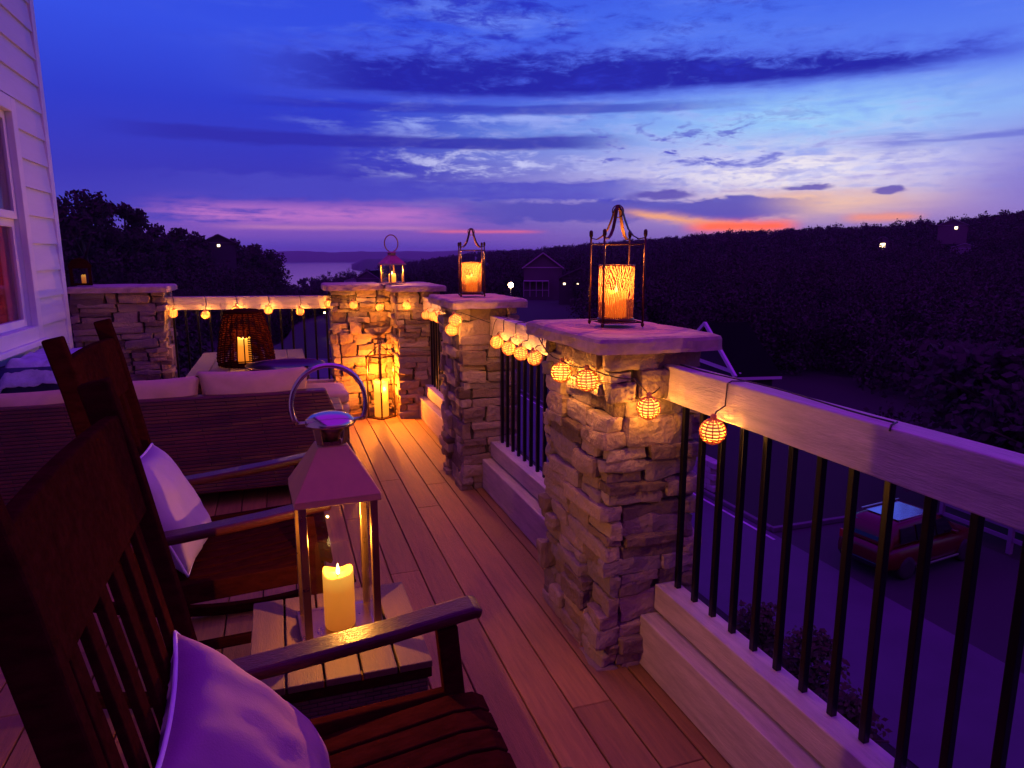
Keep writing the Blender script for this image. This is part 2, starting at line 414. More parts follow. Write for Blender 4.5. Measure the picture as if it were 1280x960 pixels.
sky = mixc(sky, lin(104, 112, 214), veil * .8)
streaks = window(az, 20, 30, 56, 64) * gauss(el, 7.2, 3.0) * smooth(.52, .66, n_str * .55 + n_fine * .45)
sky = mixc(sky, lin(118, 126, 226), streaks * .55)
# unseen sky overhead and behind: violet and magenta made up to tint ambient light
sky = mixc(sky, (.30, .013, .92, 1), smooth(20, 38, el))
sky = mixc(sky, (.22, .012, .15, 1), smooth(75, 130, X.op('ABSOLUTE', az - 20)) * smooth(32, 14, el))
sky = mixc(sky, (.02, .008, .05, 1), smooth(-.2, -3, el))
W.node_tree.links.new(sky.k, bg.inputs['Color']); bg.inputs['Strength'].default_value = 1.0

# ------------------------------------------------------------------ terrain
RIDGE = [(-180, -1.5, 260), (-120, 0, 240), (-60, 2.4, 200), (-15, 2.2, 190), (-10, 1.7, 195), (-5, .8, 205), (-1, -.35, 215), (.3, -1.3, 260), (1.2, -1.4, 380),
         (4, -1.28, 560), (6.5, -1.05, 600), (8, -.75, 700), (10, -.42, 850), (13, -.05, 860), (17, .38, 780), (22.5, .72, 700), (26, 1.05, 650), (29.8, 1.44, 600),
         (33.8, 1.8, 550), (38.5, 1.93, 520), (44, 2.08, 480), (47, 2.2, 465), (50, 2.4, 450), (54.4, 2.95, 420), (70, 3.2, 400), (95, 2.2, 360), (130, -1, 300), (180, -1.5, 260)]
RA = [r[0] for r in RIDGE]
TREE_H = 9.0
def sst(a, b, x):
    t = min(1, max(0, (x - a) / (b - a))); return t * t * (3 - 2 * t)
def height(x, y):
    d = math.hypot(x, y); a = math.degrees(math.atan2(x, y))
    e = float(np.interp(a, RA, [r[1] for r in RIDGE])); dr = float(np.interp(a, RA, [r[2] for r in RIDGE]))
    zr = 1.5 + dr * math.tan(R(e)) - TREE_H
    base = -6.5
    sag = -5.0 * sst(60, .45 * dr, d)
    z = base + sag + (zr - base - sag) * sst(min(70, .3 * dr), dr, d)
    if d < 60: z = base
    # behind the ridge everything falls to the lake bed, then far hills rise
    if d > dr:
        z = zr + (-46 - zr) * sst(dr * 1.05, dr * 1.5 + 150, d)
        ph = sst(5.2, 7.0, a) * (1 - sst(14, 18, a))
        z += (34 + 7 * mnoise.noise((a * .5, 3, 0))) * ph * sst(2350, 2900, d + 500 * sst(9, 6, a)) * (1 - sst(3600, 4300, d))
        fh = 1.5 + 6200 * math.tan(R(.36 + .10 * mnoise.noise((a * .35, 0, 0)) + .05 * mnoise.noise((a * 1.3, 7, 0)) + .14 * sst(9, 17, a)))
        z += (fh + 46) * sst(4700, 6200, d)
    if d > 70:
        z += min(3.5, d * .012) * mnoise.noise((x * .012, y * .012, .5))
    return z
azs = sorted(set([round(-30 + .5 * i, 2) for i in range(201)] + list(range(-180, -30, 6)) + list(range(70, 181, 6))))
if azs[-1] == 180: azs = azs[:-1]
ds = [0.0] + [4 * (7600 / 4) ** (i / 89) for i in range(90)]
vs = [(0, 0, -6.5)]
for d in ds[1:]:
    for a in azs:
        x, y = d * math.sin(R(a)), d * math.cos(R(a)); vs.append((x, y, height(x, y)))
na = len(azs); fs = []
for k in range(na): fs.append((0, 1 + (k + 1) % na, 1 + k))
for i in range(len(ds) - 2):
    for k in range(na):
        k2 = (k + 1) % na; b0 = 1 + i * na; b1 = b0 + na
        fs.append((b0 + k, b0 + k2, b1 + k2, b1 + k))
tb = MB(); tb.add(vs, fs, True)
tag(tb.build('terrain', M['grass']), kind='structure')
wm = mat('lake water', (.02, .025, .06), .12, bump=.25, bscale=.02, spec=.8)
lk = MB(); lk.add([(-2500, 700, -40), (3500, 700, -40), (3500, 6500, -40), (-2500, 6500, -40)], [(0, 1, 2, 3)])
tag(lk.build('lake_water', wm), kind='structure')

GZ = -6.5
rd = MB(); rd.add([(9.2, -60, GZ + .012), (13.3, -60, GZ + .012), (13.3, 62, GZ + .012), (9.2, 62, GZ + .012)], [(0, 1, 2, 3)])
tag(rd.build('road', M['asphalt']), kind='structure')
rl = MB(); rl.add([(13.0, 15.2, GZ + .018), (13.09, 15.2, GZ + .018), (13.09, 62, GZ + .018), (13.0, 62, GZ + .018)], [(0, 1, 2, 3)])
tag(rl.build('road_marking', M['paint']), kind='structure')
lot = MB(); lot.add([(13.3, 2, GZ + .008), (18.3, 2, GZ + .008), (18.3, 15.6, GZ + .008), (13.3, 15.6, GZ + .008)], [(0, 1, 2, 3)])
tag(lot.build('parking_pad', M['asphalt_old']), kind='structure')
kb = MB(); kb.bar((13.4, 15.75, GZ + .06), (18.2, 15.75, GZ + .06), .15, .14); kb.bar((13.42, 15.8, GZ + .06), (13.42, 60, GZ + .06), .15, .14)
tag(kb.build('kerb', M['kerb'], bevel=.02), kind='structure')
r2 = MB(); r2.add([(-45, 66, GZ + .03), (9.2, 44, GZ + .03), (9.2, 53, GZ + .03), (-45, 78, GZ + .03)], [(0, 1, 2, 3)])
tag(r2.build('side_road', M['asphalt']), kind='structure')

# ------------------------------------------------------------------ forest
def ico(sub):
    bm = bmesh.new(); bmesh.ops.create_icosphere(bm, subdivisions=sub, radius=1)
    v = np.array([p.co[:] for p in bm.verts]); f = np.array([[q.index for q in p.verts] for p in bm.faces]); bm.free()
    return v, f
nr = np.random.default_rng(3)
def leaf_forest(pts, name, label):
    """canopy of many trees, each a lumpy cloud of leaf clumps; one mesh"""
    VV = []
    for x, y, z, r, h, d in pts:
        n, ls = (950, .13) if d < 110 else (520, .25) if d < 240 else (230, .50)
        cl = nr.normal(0, 1, (7, 3)); cl /= np.linalg.norm(cl, axis=1)[:, None]; cl *= nr.uniform(.25, .75, (7, 1)); cl[0] = (0, 0, .55)
        c = cl[nr.integers(0, 7, n)]
        p = nr.normal(0, 1, (n, 3)); p /= np.linalg.norm(p, axis=1)[:, None]; p *= nr.uniform(.2, .46, (n, 1)) * nr.uniform(.6, 1.15, (n, 1))
        p = (c + p) * np.array([r, r, h]) + np.array([x, y, z])
        u = nr.normal(0, 1, (n, 3)); u /= np.linalg.norm(u, axis=1)[:, None]
        v = np.cross(u, nr.normal(0, 1, (n, 3))); v /= np.linalg.norm(v, axis=1)[:, None] + 1e-6
        s_ = ls * nr.uniform(.6, 1.3, (n, 1))
        VV.append(np.stack([p - u * s_, p + v * s_ * .7, p + u * s_, p - v * s_ * .6], 1).reshape(-1, 3))
    V = np.concatenate(VV); F = np.arange(len(V))
    me = bpy.data.meshes.new(name); me.vertices.add(len(V)); me.vertices.foreach_set('co', V.ravel())
    me.loops.add(F.size); me.loops.foreach_set('vertex_index', F)
    me.polygons.add(len(F) // 4); me.polygons.foreach_set('loop_start', np.arange(0, F.size, 4)); me.polygons.foreach_set('loop_total', np.full(len(F) // 4, 4))
    me.update(calc_edges=True); me.validate()
    me.materials.append(M['leaf'])
    o = bpy.data.objects.new(name, me); C.objects.link(o)
    return tag(o, label, 'forest', kind='stuff')
HH = [(46.4, .98), (50.6, 2.0), (51.5, .45), (-4.1, .75)]
def hill_d(a, e):
    d = 90.0
    while d < 600:
        x, y = d * math.sin(R(a)), d * math.cos(R(a))
        if math.degrees(math.atan2(height(x, y) - 1.5, d)) >= e - .42: return d
        d += 4
    return 300.0
HD = [hill_d(a, e) for a, e in HH]
def free(x, y):
    d0 = math.hypot(x, y); a0 = math.degrees(math.atan2(x, y))
    for (ha, he), hd in zip(HH, HD):
        if abs(a0 - ha) < 900 / hd / hd * 100 * .6 and hd - 75 < d0 < hd + 9: return False
    if -4 < x < 20 and y < 64: return False
    if 19 < x < 33 and 24 < y < 44: return False             # gabled house
    if abs(x - 49) < 9 and abs(y - 128) < 10: return False
    if -30 < x < 10 and 40 < y < 102: return False
    d = math.hypot(x, y); a = math.degrees(math.atan2(x, y))
    if 17.0 < a < 24.5 and 45 < d < 128: return False
    return True
pts = []
while len(pts) < 5200:
    a = nr.uniform(-24, 62); dr = float(np.interp(a, RA, [r[2] for r in RIDGE]))
    d = 34 * (max(dr * 1.06, 120) / 34) ** nr.uniform(0, 1) ** .62
    x, y = d * math.sin(R(a)), d * math.cos(R(a))
    if not free(x, y): continue
    s = np.interp(d, [30, 120, 400], [.55, .85, 1.0])
    if -1 < a < 18 and d < 500: s *= np.interp(d, [60, 500], [.45, .8])
    h = TREE_H * s * nr.uniform(.42, .66); r = h * nr.uniform(.55, .95)
    pts.append((x, y, height(x, y) + h * nr.uniform(.4, .9), r, h, d))
for i in range(1100):                                         # canopy along the ridge line itself
    a = nr.uniform(-20, 60); dr = float(np.interp(a, RA, [r[2] for r in RIDGE])); d = dr * nr.uniform(.95, 1.03)
    if -.3 < a < 9 or any(abs(a - ha) < 1.2 and he > .8 for ha, he in HH[3:]): continue
    x, y = d * math.sin(R(a)), d * math.cos(R(a)); h = nr.uniform(3.0, 5.6)
    pts.append((x, y, height(x, y) + TREE_H - h * nr.uniform(.72, 1.22), h * nr.uniform(.7, 1.2), h, d))
leaf_forest(pts, 'forest', 'dark wooded hills beyond the railing')

def leafy_tree(name, label, x, y, ztop, w, n, seed, group=None, leaf=.5, cat='tree', matl=None):
    q = random.Random(seed); z0 = height(x, y); H = ztop - z0
    root = thing(name, label, cat, (x, y, z0), 0, group)
    t = MB(); t.tube([(0, 0, -.3), (.05 * w, 0, H * .35), (-.02 * w, .03 * w, H * .7), (0, 0, H * .92)], [H * .035, H * .026, H * .014, .02], 8)
    for k in range(7):
        a = q.uniform(0, 6.3); zb = H * q.uniform(.3, .65)
        t.tube([(0, 0, zb), (w * .2 * math.cos(a), w * .2 * math.sin(a), zb + H * .1), (w * .42 * math.cos(a), w * .42 * math.sin(a), zb + H * .2)], [H * .014, H * .009, .02], 6)
    t.build('trunk', M['bark'], root)
    cs = []
    for k in range(16):
        a = q.uniform(0, 6.3); zz = q.uniform(.25, .93); rr = w * .5 * math.sqrt(max(.05, 1 - ((zz - .5) / .52) ** 2)) * q.uniform(.2, .9)
        cs.append(((rr * math.cos(a), rr * math.sin(a), H * zz), w * q.uniform(.12, .24)))
    cs.append(((0, 0, H * .9), w * .16))
    m = MB()
    for i in range(n):
        c, r = q.choice(cs)
        while True:
            p = Vector((q.uniform(-1, 1), q.uniform(-1, 1), q.uniform(-1, 1)))
            if p.length <= 1: break
        p = p * r * (.6 + .6 * p.length)
        p = Vector(c) + p; p.z = min(p.z, H)
        u = Vector((q.gauss(0, 1), q.gauss(0, 1), q.gauss(0, 1))).normalized(); v = u.orthogonal().normalized()
        s = leaf * q.uniform(.5, 1.1)
        m.add([p - u * s, p + v * s * .6, p + u * s, p - v * s * .55], [(0, 1, 2, 3)])
    m.build('crown', matl or M['leaf'], root)
    return root
TL = [(-14.9, 3.5, 112, 9), (-12.9, 4.62, 108, 8.5), (-11.3, 4.1, 116, 6.5), (-10.1, 3.95, 118, 6), (-9.1, 3.05, 124, 6.5), (-8.1, 2.4, 130, 6.5), (-6.9, 2.05, 138, 7), (-5.7, 1.75, 146, 7),
      (-4.4, 1.5, 154, 7), (-3.0, 1.25, 165, 7.5), (-1.7, .9, 175, 7.5), (-.5, .45, 185, 7.5)]
TN = ['tree half hidden by the house corner at the hill top', 'tallest tree on the hill, its round crown highest against the sky', 'tree just right of the tallest one on the hill, nearly as high',
      'second highest crown on the hill, standing alone against the sky', 'tree below the second highest crown where the hill starts falling', 'tree above the far end of the stone side pillar, lower than its uphill neighbour',
      'tree standing out on the falling ridge above the deck rail', 'tree on the falling ridge left of the lit hillside window', 'tree on the ridge beside the lit hillside window',
      'tree on the ridge just downhill of the lit hillside window', 'second last tree where the hill runs down to the lake', 'last tree where the hill runs down to the lake']
for i, (a, e, d, w) in enumerate(TL):
    leafy_tree('hill_tree', 'dark ' + TN[i], d * math.sin(R(a)), d * math.cos(R(a)), 1.5 + d * math.tan(R(e)), w, 2600, 40 + i, 'trees along the hill on the left', .42)

# roadside shrubs under the deck and trees by the parking pad
SH = [(7.6, 12.4, 1.0, 'rounded shrub at the road edge, farthest from the deck of the row'), (8.5, 10.2, 1.3, 'shrub by the road between the round far one and the pointed one'),
      (8.25, 8.6, 1.7, 'tall pointed yellow-green shrub by the road under the railing'), (7.9, 7.2, 1.5, 'low wide shrub below the near end of the railing'), (6.4, 9.0, 1.1, 'shrub on the bank nearest the deck posts')]
for i, (x, y, h, l) in enumerate(SH):
    leafy_tree('roadside_shrub', l, x, y, GZ + h, h * .8, 1500, 80 + i, 'shrubs along the near road edge', .07, 'shrub', M['leaf_shrub'])
leafy_tree('roadside_tree', 'dark bushy tree behind the white fence beyond the parked car', 20.5, 13.2, -2.6, 4, 2600, 90, None, .22)
leafy_tree('roadside_tree', 'dark tree at the fence end, cut by the picture edge', 21.5, 15.6, -1.4, 5, 3000, 91, None, .22)

# ------------------------------------------------------------------ house with window
HX = -1.75
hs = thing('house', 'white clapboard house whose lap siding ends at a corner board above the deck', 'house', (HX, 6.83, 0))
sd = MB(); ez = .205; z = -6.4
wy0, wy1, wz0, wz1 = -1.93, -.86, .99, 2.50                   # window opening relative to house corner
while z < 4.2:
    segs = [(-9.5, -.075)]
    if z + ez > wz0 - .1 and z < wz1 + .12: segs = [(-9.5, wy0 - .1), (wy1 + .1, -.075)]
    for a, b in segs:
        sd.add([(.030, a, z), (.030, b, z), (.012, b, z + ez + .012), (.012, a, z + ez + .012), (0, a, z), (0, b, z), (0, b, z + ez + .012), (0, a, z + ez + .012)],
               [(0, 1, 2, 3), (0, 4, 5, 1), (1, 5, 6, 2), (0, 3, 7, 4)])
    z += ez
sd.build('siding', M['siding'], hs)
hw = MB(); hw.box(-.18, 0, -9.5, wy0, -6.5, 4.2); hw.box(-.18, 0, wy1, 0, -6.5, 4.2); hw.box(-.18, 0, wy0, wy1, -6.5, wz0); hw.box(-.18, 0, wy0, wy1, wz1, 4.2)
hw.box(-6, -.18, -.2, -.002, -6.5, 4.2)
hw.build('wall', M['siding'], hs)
cb = MB(); cb.box(-.12, .036, -.085, .012, -6.4, 4.2); cb.build('corner_board', M['trim'], hs, .004)
rf = MB(); rf.box(-6.2, .45, -9.6, .45, 4.2, 4.36); rf.build('roof', M['shingle'], hs)
wf = MB()
wf.box(.0, .045, wy0 - .1, wy0, wz0 - .1, wz1 + .1); wf.box(.0, .045, wy1, wy1 + .1, wz0 - .1, wz1 + .1)
wf.box(.0, .045, wy0, wy1, wz1, wz1 + .1); wf.box(-.02, .07, wy0 - .13, wy1 + .13, wz0 - .14, wz0 - .1)
wf.box(.0, .043, wy0, wy1, wz0 - .1, wz0)
wo = wf.build('window', M['trim'], hs, .005)
zm = 1.76
sh = MB()
for (a, b, c_, d_, xo) in ((wz0, zm, wy0, wy1, -.045), (zm, wz1, wy0, wy1, -.02)):
    for bx in ((c_, c_ + .05, a, b), (d_ - .05, d_, a, b), (c_ + .05, d_ - .05, a, a + .055), (c_ + .05, d_ - .05, b - .055, b)):
        sh.box(xo - .018, xo + .018, *bx)
sh.build('sash', M['trim'], wo, .003)
gl = MB()
gl.box(-.023, -.019, wy0 + .045, wy1 - .045, zm + .05, wz1 - .05)
gl.build('window_glass', glass_mat('window glass', (.9, .9, .92), 9, .02), wo)
gl = MB(); gl.box(-.048, -.044, wy0 + .045, wy1 - .045, wz0 + .05, zm - .05); gl.build('window_glass', glass_mat('lower window glass', (.95, .9, .9), 0, .02), wo)
cu = MB(); vs = []; fs = []
for i in range(61):
    yy = wy0 - .05 + i * (wy1 - wy0 + .1) / 60; xx = -.095 + .022 * math.sin(i * .9) + .012 * math.sin(i * 2.3)
    vs += [(xx, yy, wz0 - .1), (xx, yy, wz1 + .1)]
for i in range(60): fs.append((2 * i, 2 * i + 2, 2 * i + 3, 2 * i + 1))
cu.add(vs, fs, True); cu.build('curtain', M['curtain'], wo)

# ------------------------------------------------------------------ deck
dk = MB(); pw = .1435; q = random.Random(5)
x = .572 - 17 * pw
while x < 1.5:
    y = -2.6 + q.uniform(0, 1.2)
    cuts = [-2.6]
    while y < 7.4:
        cuts.append(y); y += q.choice((2.44, 3.05, 3.66))
    cuts.append(7.55)
    for a, b in zip(cuts, cuts[1:]):
        if b - a > .05 and x > HX - .2: dk.box(x + .0028, x + pw - .0028, a + .0015, b - .0015, -.025, 0)
    x += pw
tag(dk.build('deck_floor', M['deck'], bevel=.0025, seg=1), kind='structure')
dj = MB(); dj.box(HX, 1.47, -2.6, 7.5, -.26, -.03)
tag(dj.build('deck_joists', M['mortar']), kind='structure')

# ------------------------------------------------------------------ stone pillars
def cube_grid(n):
    vs = {}; V = []; F = []
    def vid(p):
        k = tuple(round(c, 5) for c in p)
        if k not in vs: vs[k] = len(V); V.append(p)
        return vs[k]
    for ax in range(3):
        for sgn in (-1, 1):
            for i in range(n):
                for j in range(n):
                    cs = []
                    for (a, b) in ((i, j), (i + 1, j), (i + 1, j + 1), (i, j + 1)):
                        p = [0, 0, 0]; p[ax] = sgn; p[(ax + 1) % 3] = -1 + 2 * a / n; p[(ax + 2) % 3] = -1 + 2 * b / n; cs.append(vid(tuple(p)))
                    F.append(tuple(cs))
    return V, F
CG = {n: cube_grid(n) for n in (4, 5, 6, 10)}
def stone(mb, c, h, n, q, amp=.017):
    """rough rounded block, centre c, half size h"""
    V, F = CG[n]; off = Vector((q.uniform(-50, 50), q.uniform(-50, 50), q.uniform(-50, 50)))
    sk = [q.uniform(-.22, .22) for _ in range(4)]; out = []
    e = min(h) * q.uniform(.15, .42)
    for p in V:
        P = Vector((p[0] * h[0], p[1] * h[1], p[2] * h[2]))
        inner = Vector((max(-h[0] + e, min(h[0] - e, P.x)), max(-h[1] + e, min(h[1] - e, P.y)), max(-h[2] + e, min(h[2] - e, P.z))))
        d = P - inner
        if d.length > 1e-6: P = inner + d.normalized() * min(d.length, e)
        P.z += (sk[0] * p[0] + sk[1] * p[1]) * h[2]
        W_ = Vector(c) + P
        nn = (W_ + off)
        k = amp * (mnoise.noise(nn * 9) * 1.1 + mnoise.noise(nn * 22) * .55 + mnoise.noise(nn * 50) * .25)
        out.append(W_ + P.normalized() * k)
    mb.add(out, F, False)
def cladding(mb, x0, x1, y0, y1, z0, z1, n, seed, hmin=.045, hmax=.12):
    q = random.Random(seed); z = z0; row = 0; dep = .055
    while z < z1 - .02:
        h = q.uniform(hmin, hmax)
        if z1 - z - h < .05: h = z1 - z
        own = q.random() < .5
        for face in range(4):
            ax = face % 2                                     # 0: runs along x, 1: runs along y
            lo, hi = (x0, x1) if ax == 0 else (y0, y1)
            if (ax == 0) != own: lo += dep; hi -= dep
            else: lo -= .012; hi += .012
            t = lo
            while t < hi - .01:
                w = q.uniform(.13, .40) if h < .09 else q.uniform(.10, .30)
                if hi - t - w < .08: w = hi - t
                parts = [(z, h)]
                if h > .075 and q.random() < .7:
                    k = q.uniform(.3, .7); parts = [(z, h * k), (z + h * k, h * (1 - k))]
                    if h > .115 and q.random() < .5: parts = [(z, h * .3), (z + h * .3, h * .4), (z + h * .7, h * .3)]
                for zz, hh in parts:
                    o = q.choice((q.uniform(-.016, .012), q.uniform(.0, .040)))
                    a, b = t + .001 + q.uniform(0, .012), t + w - .001 - q.uniform(0, .012)
                    if ax == 0:
                        yy = (y0 - o, y0 + dep) if face == 0 else (y1 - dep, y1 + o)
                        bx = ((a + b) / 2, (yy[0] + yy[1]) / 2, zz + hh / 2); hf = ((b - a) / 2, (yy[1] - yy[0]) / 2, hh / 2 + .001)
                    else:
                        xx = (x0 - o, x0 + dep) if face == 1 else (x1 - dep, x1 + o)
                        bx = ((xx[0] + xx[1]) / 2, (a + b) / 2, zz + hh / 2); hf = ((xx[1] - xx[0]) / 2, (b - a) / 2, hh / 2 + .001)
                    stone(mb, bx, hf, n, q)
                t += w
        z += h; row += 1
def cap_slab(mb, x0, x1, y0, y1, z0, z1, seed, n=16):
    """rock faced slab: flat top, chipped edges"""
    nx = n; off = Vector((seed * 3.1, seed * 1.7, 0)); V = []; F = []
    rings = [(0, z0), (.0, z0 + .012), (0, z1 - .016), (.006, z1 - .005), (.02, z1)]
    per = [(i / nx, 0) for i in range(nx)] + [(1, i / nx) for i in range(nx)] + [(1 - i / nx, 1) for i in range(nx)] + [(0, 1 - i / nx) for i in range(nx)]
    m = len(per)
    for ri, (ins, z) in enumerate(rings):
        for u, v in per:
            x = x0 + ins + (x1 - x0 - 2 * ins) * u; y = y0 + ins + (y1 - y0 - 2 * ins) * v
            cx, cy = (x0 + x1) / 2, (y0 + y1) / 2
            k = .008 * mnoise.noise(Vector((x * 9, y * 9, z * 30)) + off) + .006 * mnoise.noise(Vector((x * 25, y * 25, z * 60)) + off)
            rc = .014 if min(abs(u), abs(u - 1)) + min(abs(v), abs(v - 1)) < .02 else 0
            d = Vector((cx - x, cy - y)).normalized()
            V.append((x + d.x * (k + rc), y + d.y * (k + rc), z + .004 * mnoise.noise(Vector((x * 12, y * 12, z * 5)) + off)))
    for i in range(len(rings) - 1):
        for k in range(m): F.append((i * m + k, i * m + (k + 1) % m, (i + 1) * m + (k + 1) % m, (i + 1) * m + k))
    V.append(((x0 + x1) / 2, (y0 + y1) / 2, z1)); t = len(V) - 1; b = (len(rings) - 1) * m
    F += [(b + k, b + (k + 1) % m, t) for k in range(m)]
    V.append(((x0 + x1) / 2, (y0 + y1) / 2, z0)); t = len(V) - 1
    F += [((k + 1) % m, k, t) for k in range(m)]
    mb.add(V, F, False)
def pillar(label, blocks, caps, n, seed, z0=-.02, z1=1.185):
    c = blocks[0]
    p = thing('stone_pillar', label, 'pillar', ((c[0] + c[1]) / 2, (c[2] + c[3]) / 2, 0), 0, 'stacked stone railing pillars')
    ox, oy = p.location.x, p.location.y
    s = MB(); k = MB(); cp = MB()
    for i, (a, b, d, e) in enumerate(blocks):
        cladding(s, a - ox, b - ox, d - oy, e - oy, z0, z1, n, seed + i)
        k.box(a - ox + .03, b - ox - .03, d - oy + .03, e - oy - .03, z0, z1 - .002 - .001 * i)
    for i, (a, b, d, e) in enumerate(caps):
        cap_slab(cp, a - ox, b - ox, d - oy, e - oy, z1 - .003, z1 + .05 + .004 * i, seed + i)
    s.build('stone_cladding', M['stone'], p); k.build('mortar', M['mortar'], p); cp.build('cap', M['cap'], p, smooth=False)
    return p
pillar('nearest stone pillar, its cap carrying the taller wire lantern', [(1.05, 1.41, 2.07, 2.66)], [(.97, 1.45, 2.0, 2.73)], 6, 11)
pillar('middle stone pillar with the smaller wire lantern on its cap', [(1.07, 1.43, 4.16, 4.74)], [(.99, 1.49, 4.08, 4.82)], 5, 23)
pillar('L-shaped corner stone pillar carrying the copper lantern', [(1.02, 1.41, 6.3, 7.15), (.47, 1.015, 6.68, 7.15)], [(.955, 1.47, 6.22, 7.22), (.40, .952, 6.61, 7.22)], 5, 37)
pillar('wide stone pillar standing against the white house corner', [(-1.72, -1.0, 6.93, 7.5)], [(-1.735, -.94, 6.86, 7.56)], 4, 51)

# ------------------------------------------------------------------ railings
def railing(label, a, b, bal, x=True):
    """railing between two pillars from a=(x,y) to b=(x,y); local u runs along it, deck side is local +v"""
    A = Vector((a[0], a[1], 0)); B = Vector((b[0], b[1], 0)); L_ = (B - A).length
    r = thing('railing', label, 'railing', A, math.atan2(B.y - A.y, B.x - A.x), 'timber railings with black metal balusters')
    m = M['railx']
    t = MB(); t.box(0, L_, .0, .038, 1.008, 1.13); t.box(0, L_, -.052, -.0, 1.05, 1.126); t.build('top_rail', m, r, .004)
    t = MB(); t.box(0, L_, -.052, .038, .215, .312); t.build('bottom_rail', m, r, .004)
    t = MB(); t.box(0, L_, -.06, .095, .004, .2); t.build('kick_beam', m, r, .005)
    n = max(1, round(L_ / bal)); st = L_ / n; base = None
    for i in range(n):
        u = (i + .5) * st
        if base is None:
            k = MB(); k.box(-.0095, .0095, -.0095 - .026, .0095 - .026, .312, 1.05); base = k.build('baluster', M['iron'], r, .002); o = base
        else:
            o = base.copy(); C.objects.link(o); o.parent = r
        o.location = (u, 0, 0)
    return r
# deck side is -x for the long rail: run from far to near so local +v points to the deck
def long_rail(label, y0, y1):
    return railing(label, (1.29, y0), (1.29, y1), .107)
long_rail('railing section running from the nearest pillar towards the viewer', -.06, 2.07)
long_rail('railing section between the nearest and the middle pillar', 2.66, 4.16)
long_rail('short railing section between the middle and the corner pillar', 4.74, 6.3)
railing('far railing crossing behind the table from the house pillar to the corner pillar', (.475, 6.86), (-1.0, 7.1), .11)
for o in bpy.data.objects:
    if o.name.startswith('stone_pillar'): pass

# ------------------------------------------------------------------ string lights
def globe_meshes():
    m = MB(); r = .038
    for k in range(12):
        a = PI * k / 6
        pts = [(r * math.sin(t) * math.cos(a), r * math.sin(t) * math.sin(a), r * math.cos(t)) for t in [PI * (.06 + .88 * i / 12) for i in range(13)]]
        m.tube(pts, .0021, 5)
    for j in range(1, 12):
        t = PI * j / 12
        m.tube([(r * math.sin(t) * math.cos(2 * PI * i / 24), r * math.sin(t) * math.sin(2 * PI * i / 24), r * math.cos(t)) for i in range(24)], .0026, 5, closed=True)
    m.lathe([(.004, .036), (.009, .037), (.009, .05), (.004, .054)], 10)
    b = MB(); b.lathe([(.002, .031), (.012, .028), (.022, .021), (.029, .009), (.030, -.004), (.026, -.016), (.016, -.026), (.001, -.031)], 16)
    return m, b
gm, bmesh_bulb = globe_meshes()
M['rattan_globe'] = translucent_mat('thin rattan weave', (.85, .42, .16), .5)
WARM = (1, .37, .045)
GLOBE_W = 7.0
first = {}
def globe(parent, loc, w=GLOBE_W, tilt=None, sc=1):
    q = random.Random(int(loc[1] * 1000))
    if not first:
        g = gm.build('globe', M['rattan_globe'], parent); b = bmesh_bulb.build('bulb', M['bulb'], g); first['g'] = g; first['b'] = b
    else:
        g = first['g'].copy(); C.objects.link(g); g.parent = parent
        b = first['b'].copy(); C.objects.link(b); b.parent = g
    g.location = loc; g.scale = (sc, sc, sc)
    g.rotation_euler = tilt or (q.uniform(-.25, .25), q.uniform(-.25, .25), q.uniform(0, 3))
    lamp(parent, (loc[0], loc[1], loc[2] - .002), w * q.uniform(.7, 1.25), WARM, .009, 'globe_light')
    return g
sA = thing('string_lights', 'string of glowing woven globe lights hung along the pillars and right hand railing', 'string lights', (0, 0, 0))
cd = MB()
GA = [(1.205, 1.70, .985), (1.15, 1.985, 1.0), (1.0, 2.15, 1.075), (.99, 2.36, 1.07), (1.205, 3.22, .995), (1.205, 3.43, .99), (1.205, 3.64, .99), (1.205, 3.86, 1.0),
      (1.0, 4.13, 1.085), (1.0, 4.36, 1.02)]
GA = GA[:8] + [(.985, 3.98, 1.125), (1.005, 4.16, 1.05), (1.2, 4.96, .97), (1.2, 5.16, .99), (1.2, 5.4, 1.012), (1.2, 5.62, 1.01), (1.2, 5.9, .996), (1.09, 6.225, 1.058)]
for g in GA: globe(sA, g)
def sag(a, b, s, n=8):
    a = Vector(a); b = Vector(b)
    return [a.lerp(b, i / n) + Vector((0, 0, -s * 4 * (i / n) * (1 - i / n))) for i in range(n + 1)]
path = []
for y in (1.2, 1.45): pass
def over(y, gz):                                             # cord lying on the rail, hanging down its deck face to a globe
    cd.tube([(1.30, y - .01, 1.1335), (1.262, y, 1.1345), (1.247, y, 1.128), (1.245, y + .002, 1.06), (1.215, y + .001, gz + .06), (1.205, y, gz + .045)], .0024, 5)
for g in GA:
    if abs(g[0] - 1.2) < .01: over(g[1], g[2])
def rail_run(y0, y1): cd.tube([(1.30 + .012 * math.sin(9 * (y0 + (y1 - y0) * i / 14)), y0 + (y1 - y0) * i / 14, 1.1335) for i in range(15)], .0024, 5)
rail_run(1.15, 2.03); rail_run(2.75, 4.10); rail_run(4.84, 6.2)
cd.tube([(1.30, 1.15, 1.1335), (1.262, 1.13, 1.1345), (1.247, 1.12, 1.125)], .0024, 5)
cd.tube(sag((1.21, 2.02, 1.06), (1.15, 1.985, 1.045), .004, 4) + sag((1.1, 1.99, 1.10), (1.0, 2.15, 1.12), .01, 5) + sag((1.0, 2.16, 1.12), (.99, 2.36, 1.115), .01, 5) + sag((.99, 2.4, 1.115), (1.03, 2.72, 1.17), .02, 5) + [(1.29, 2.76, 1.14)], .0024, 5)
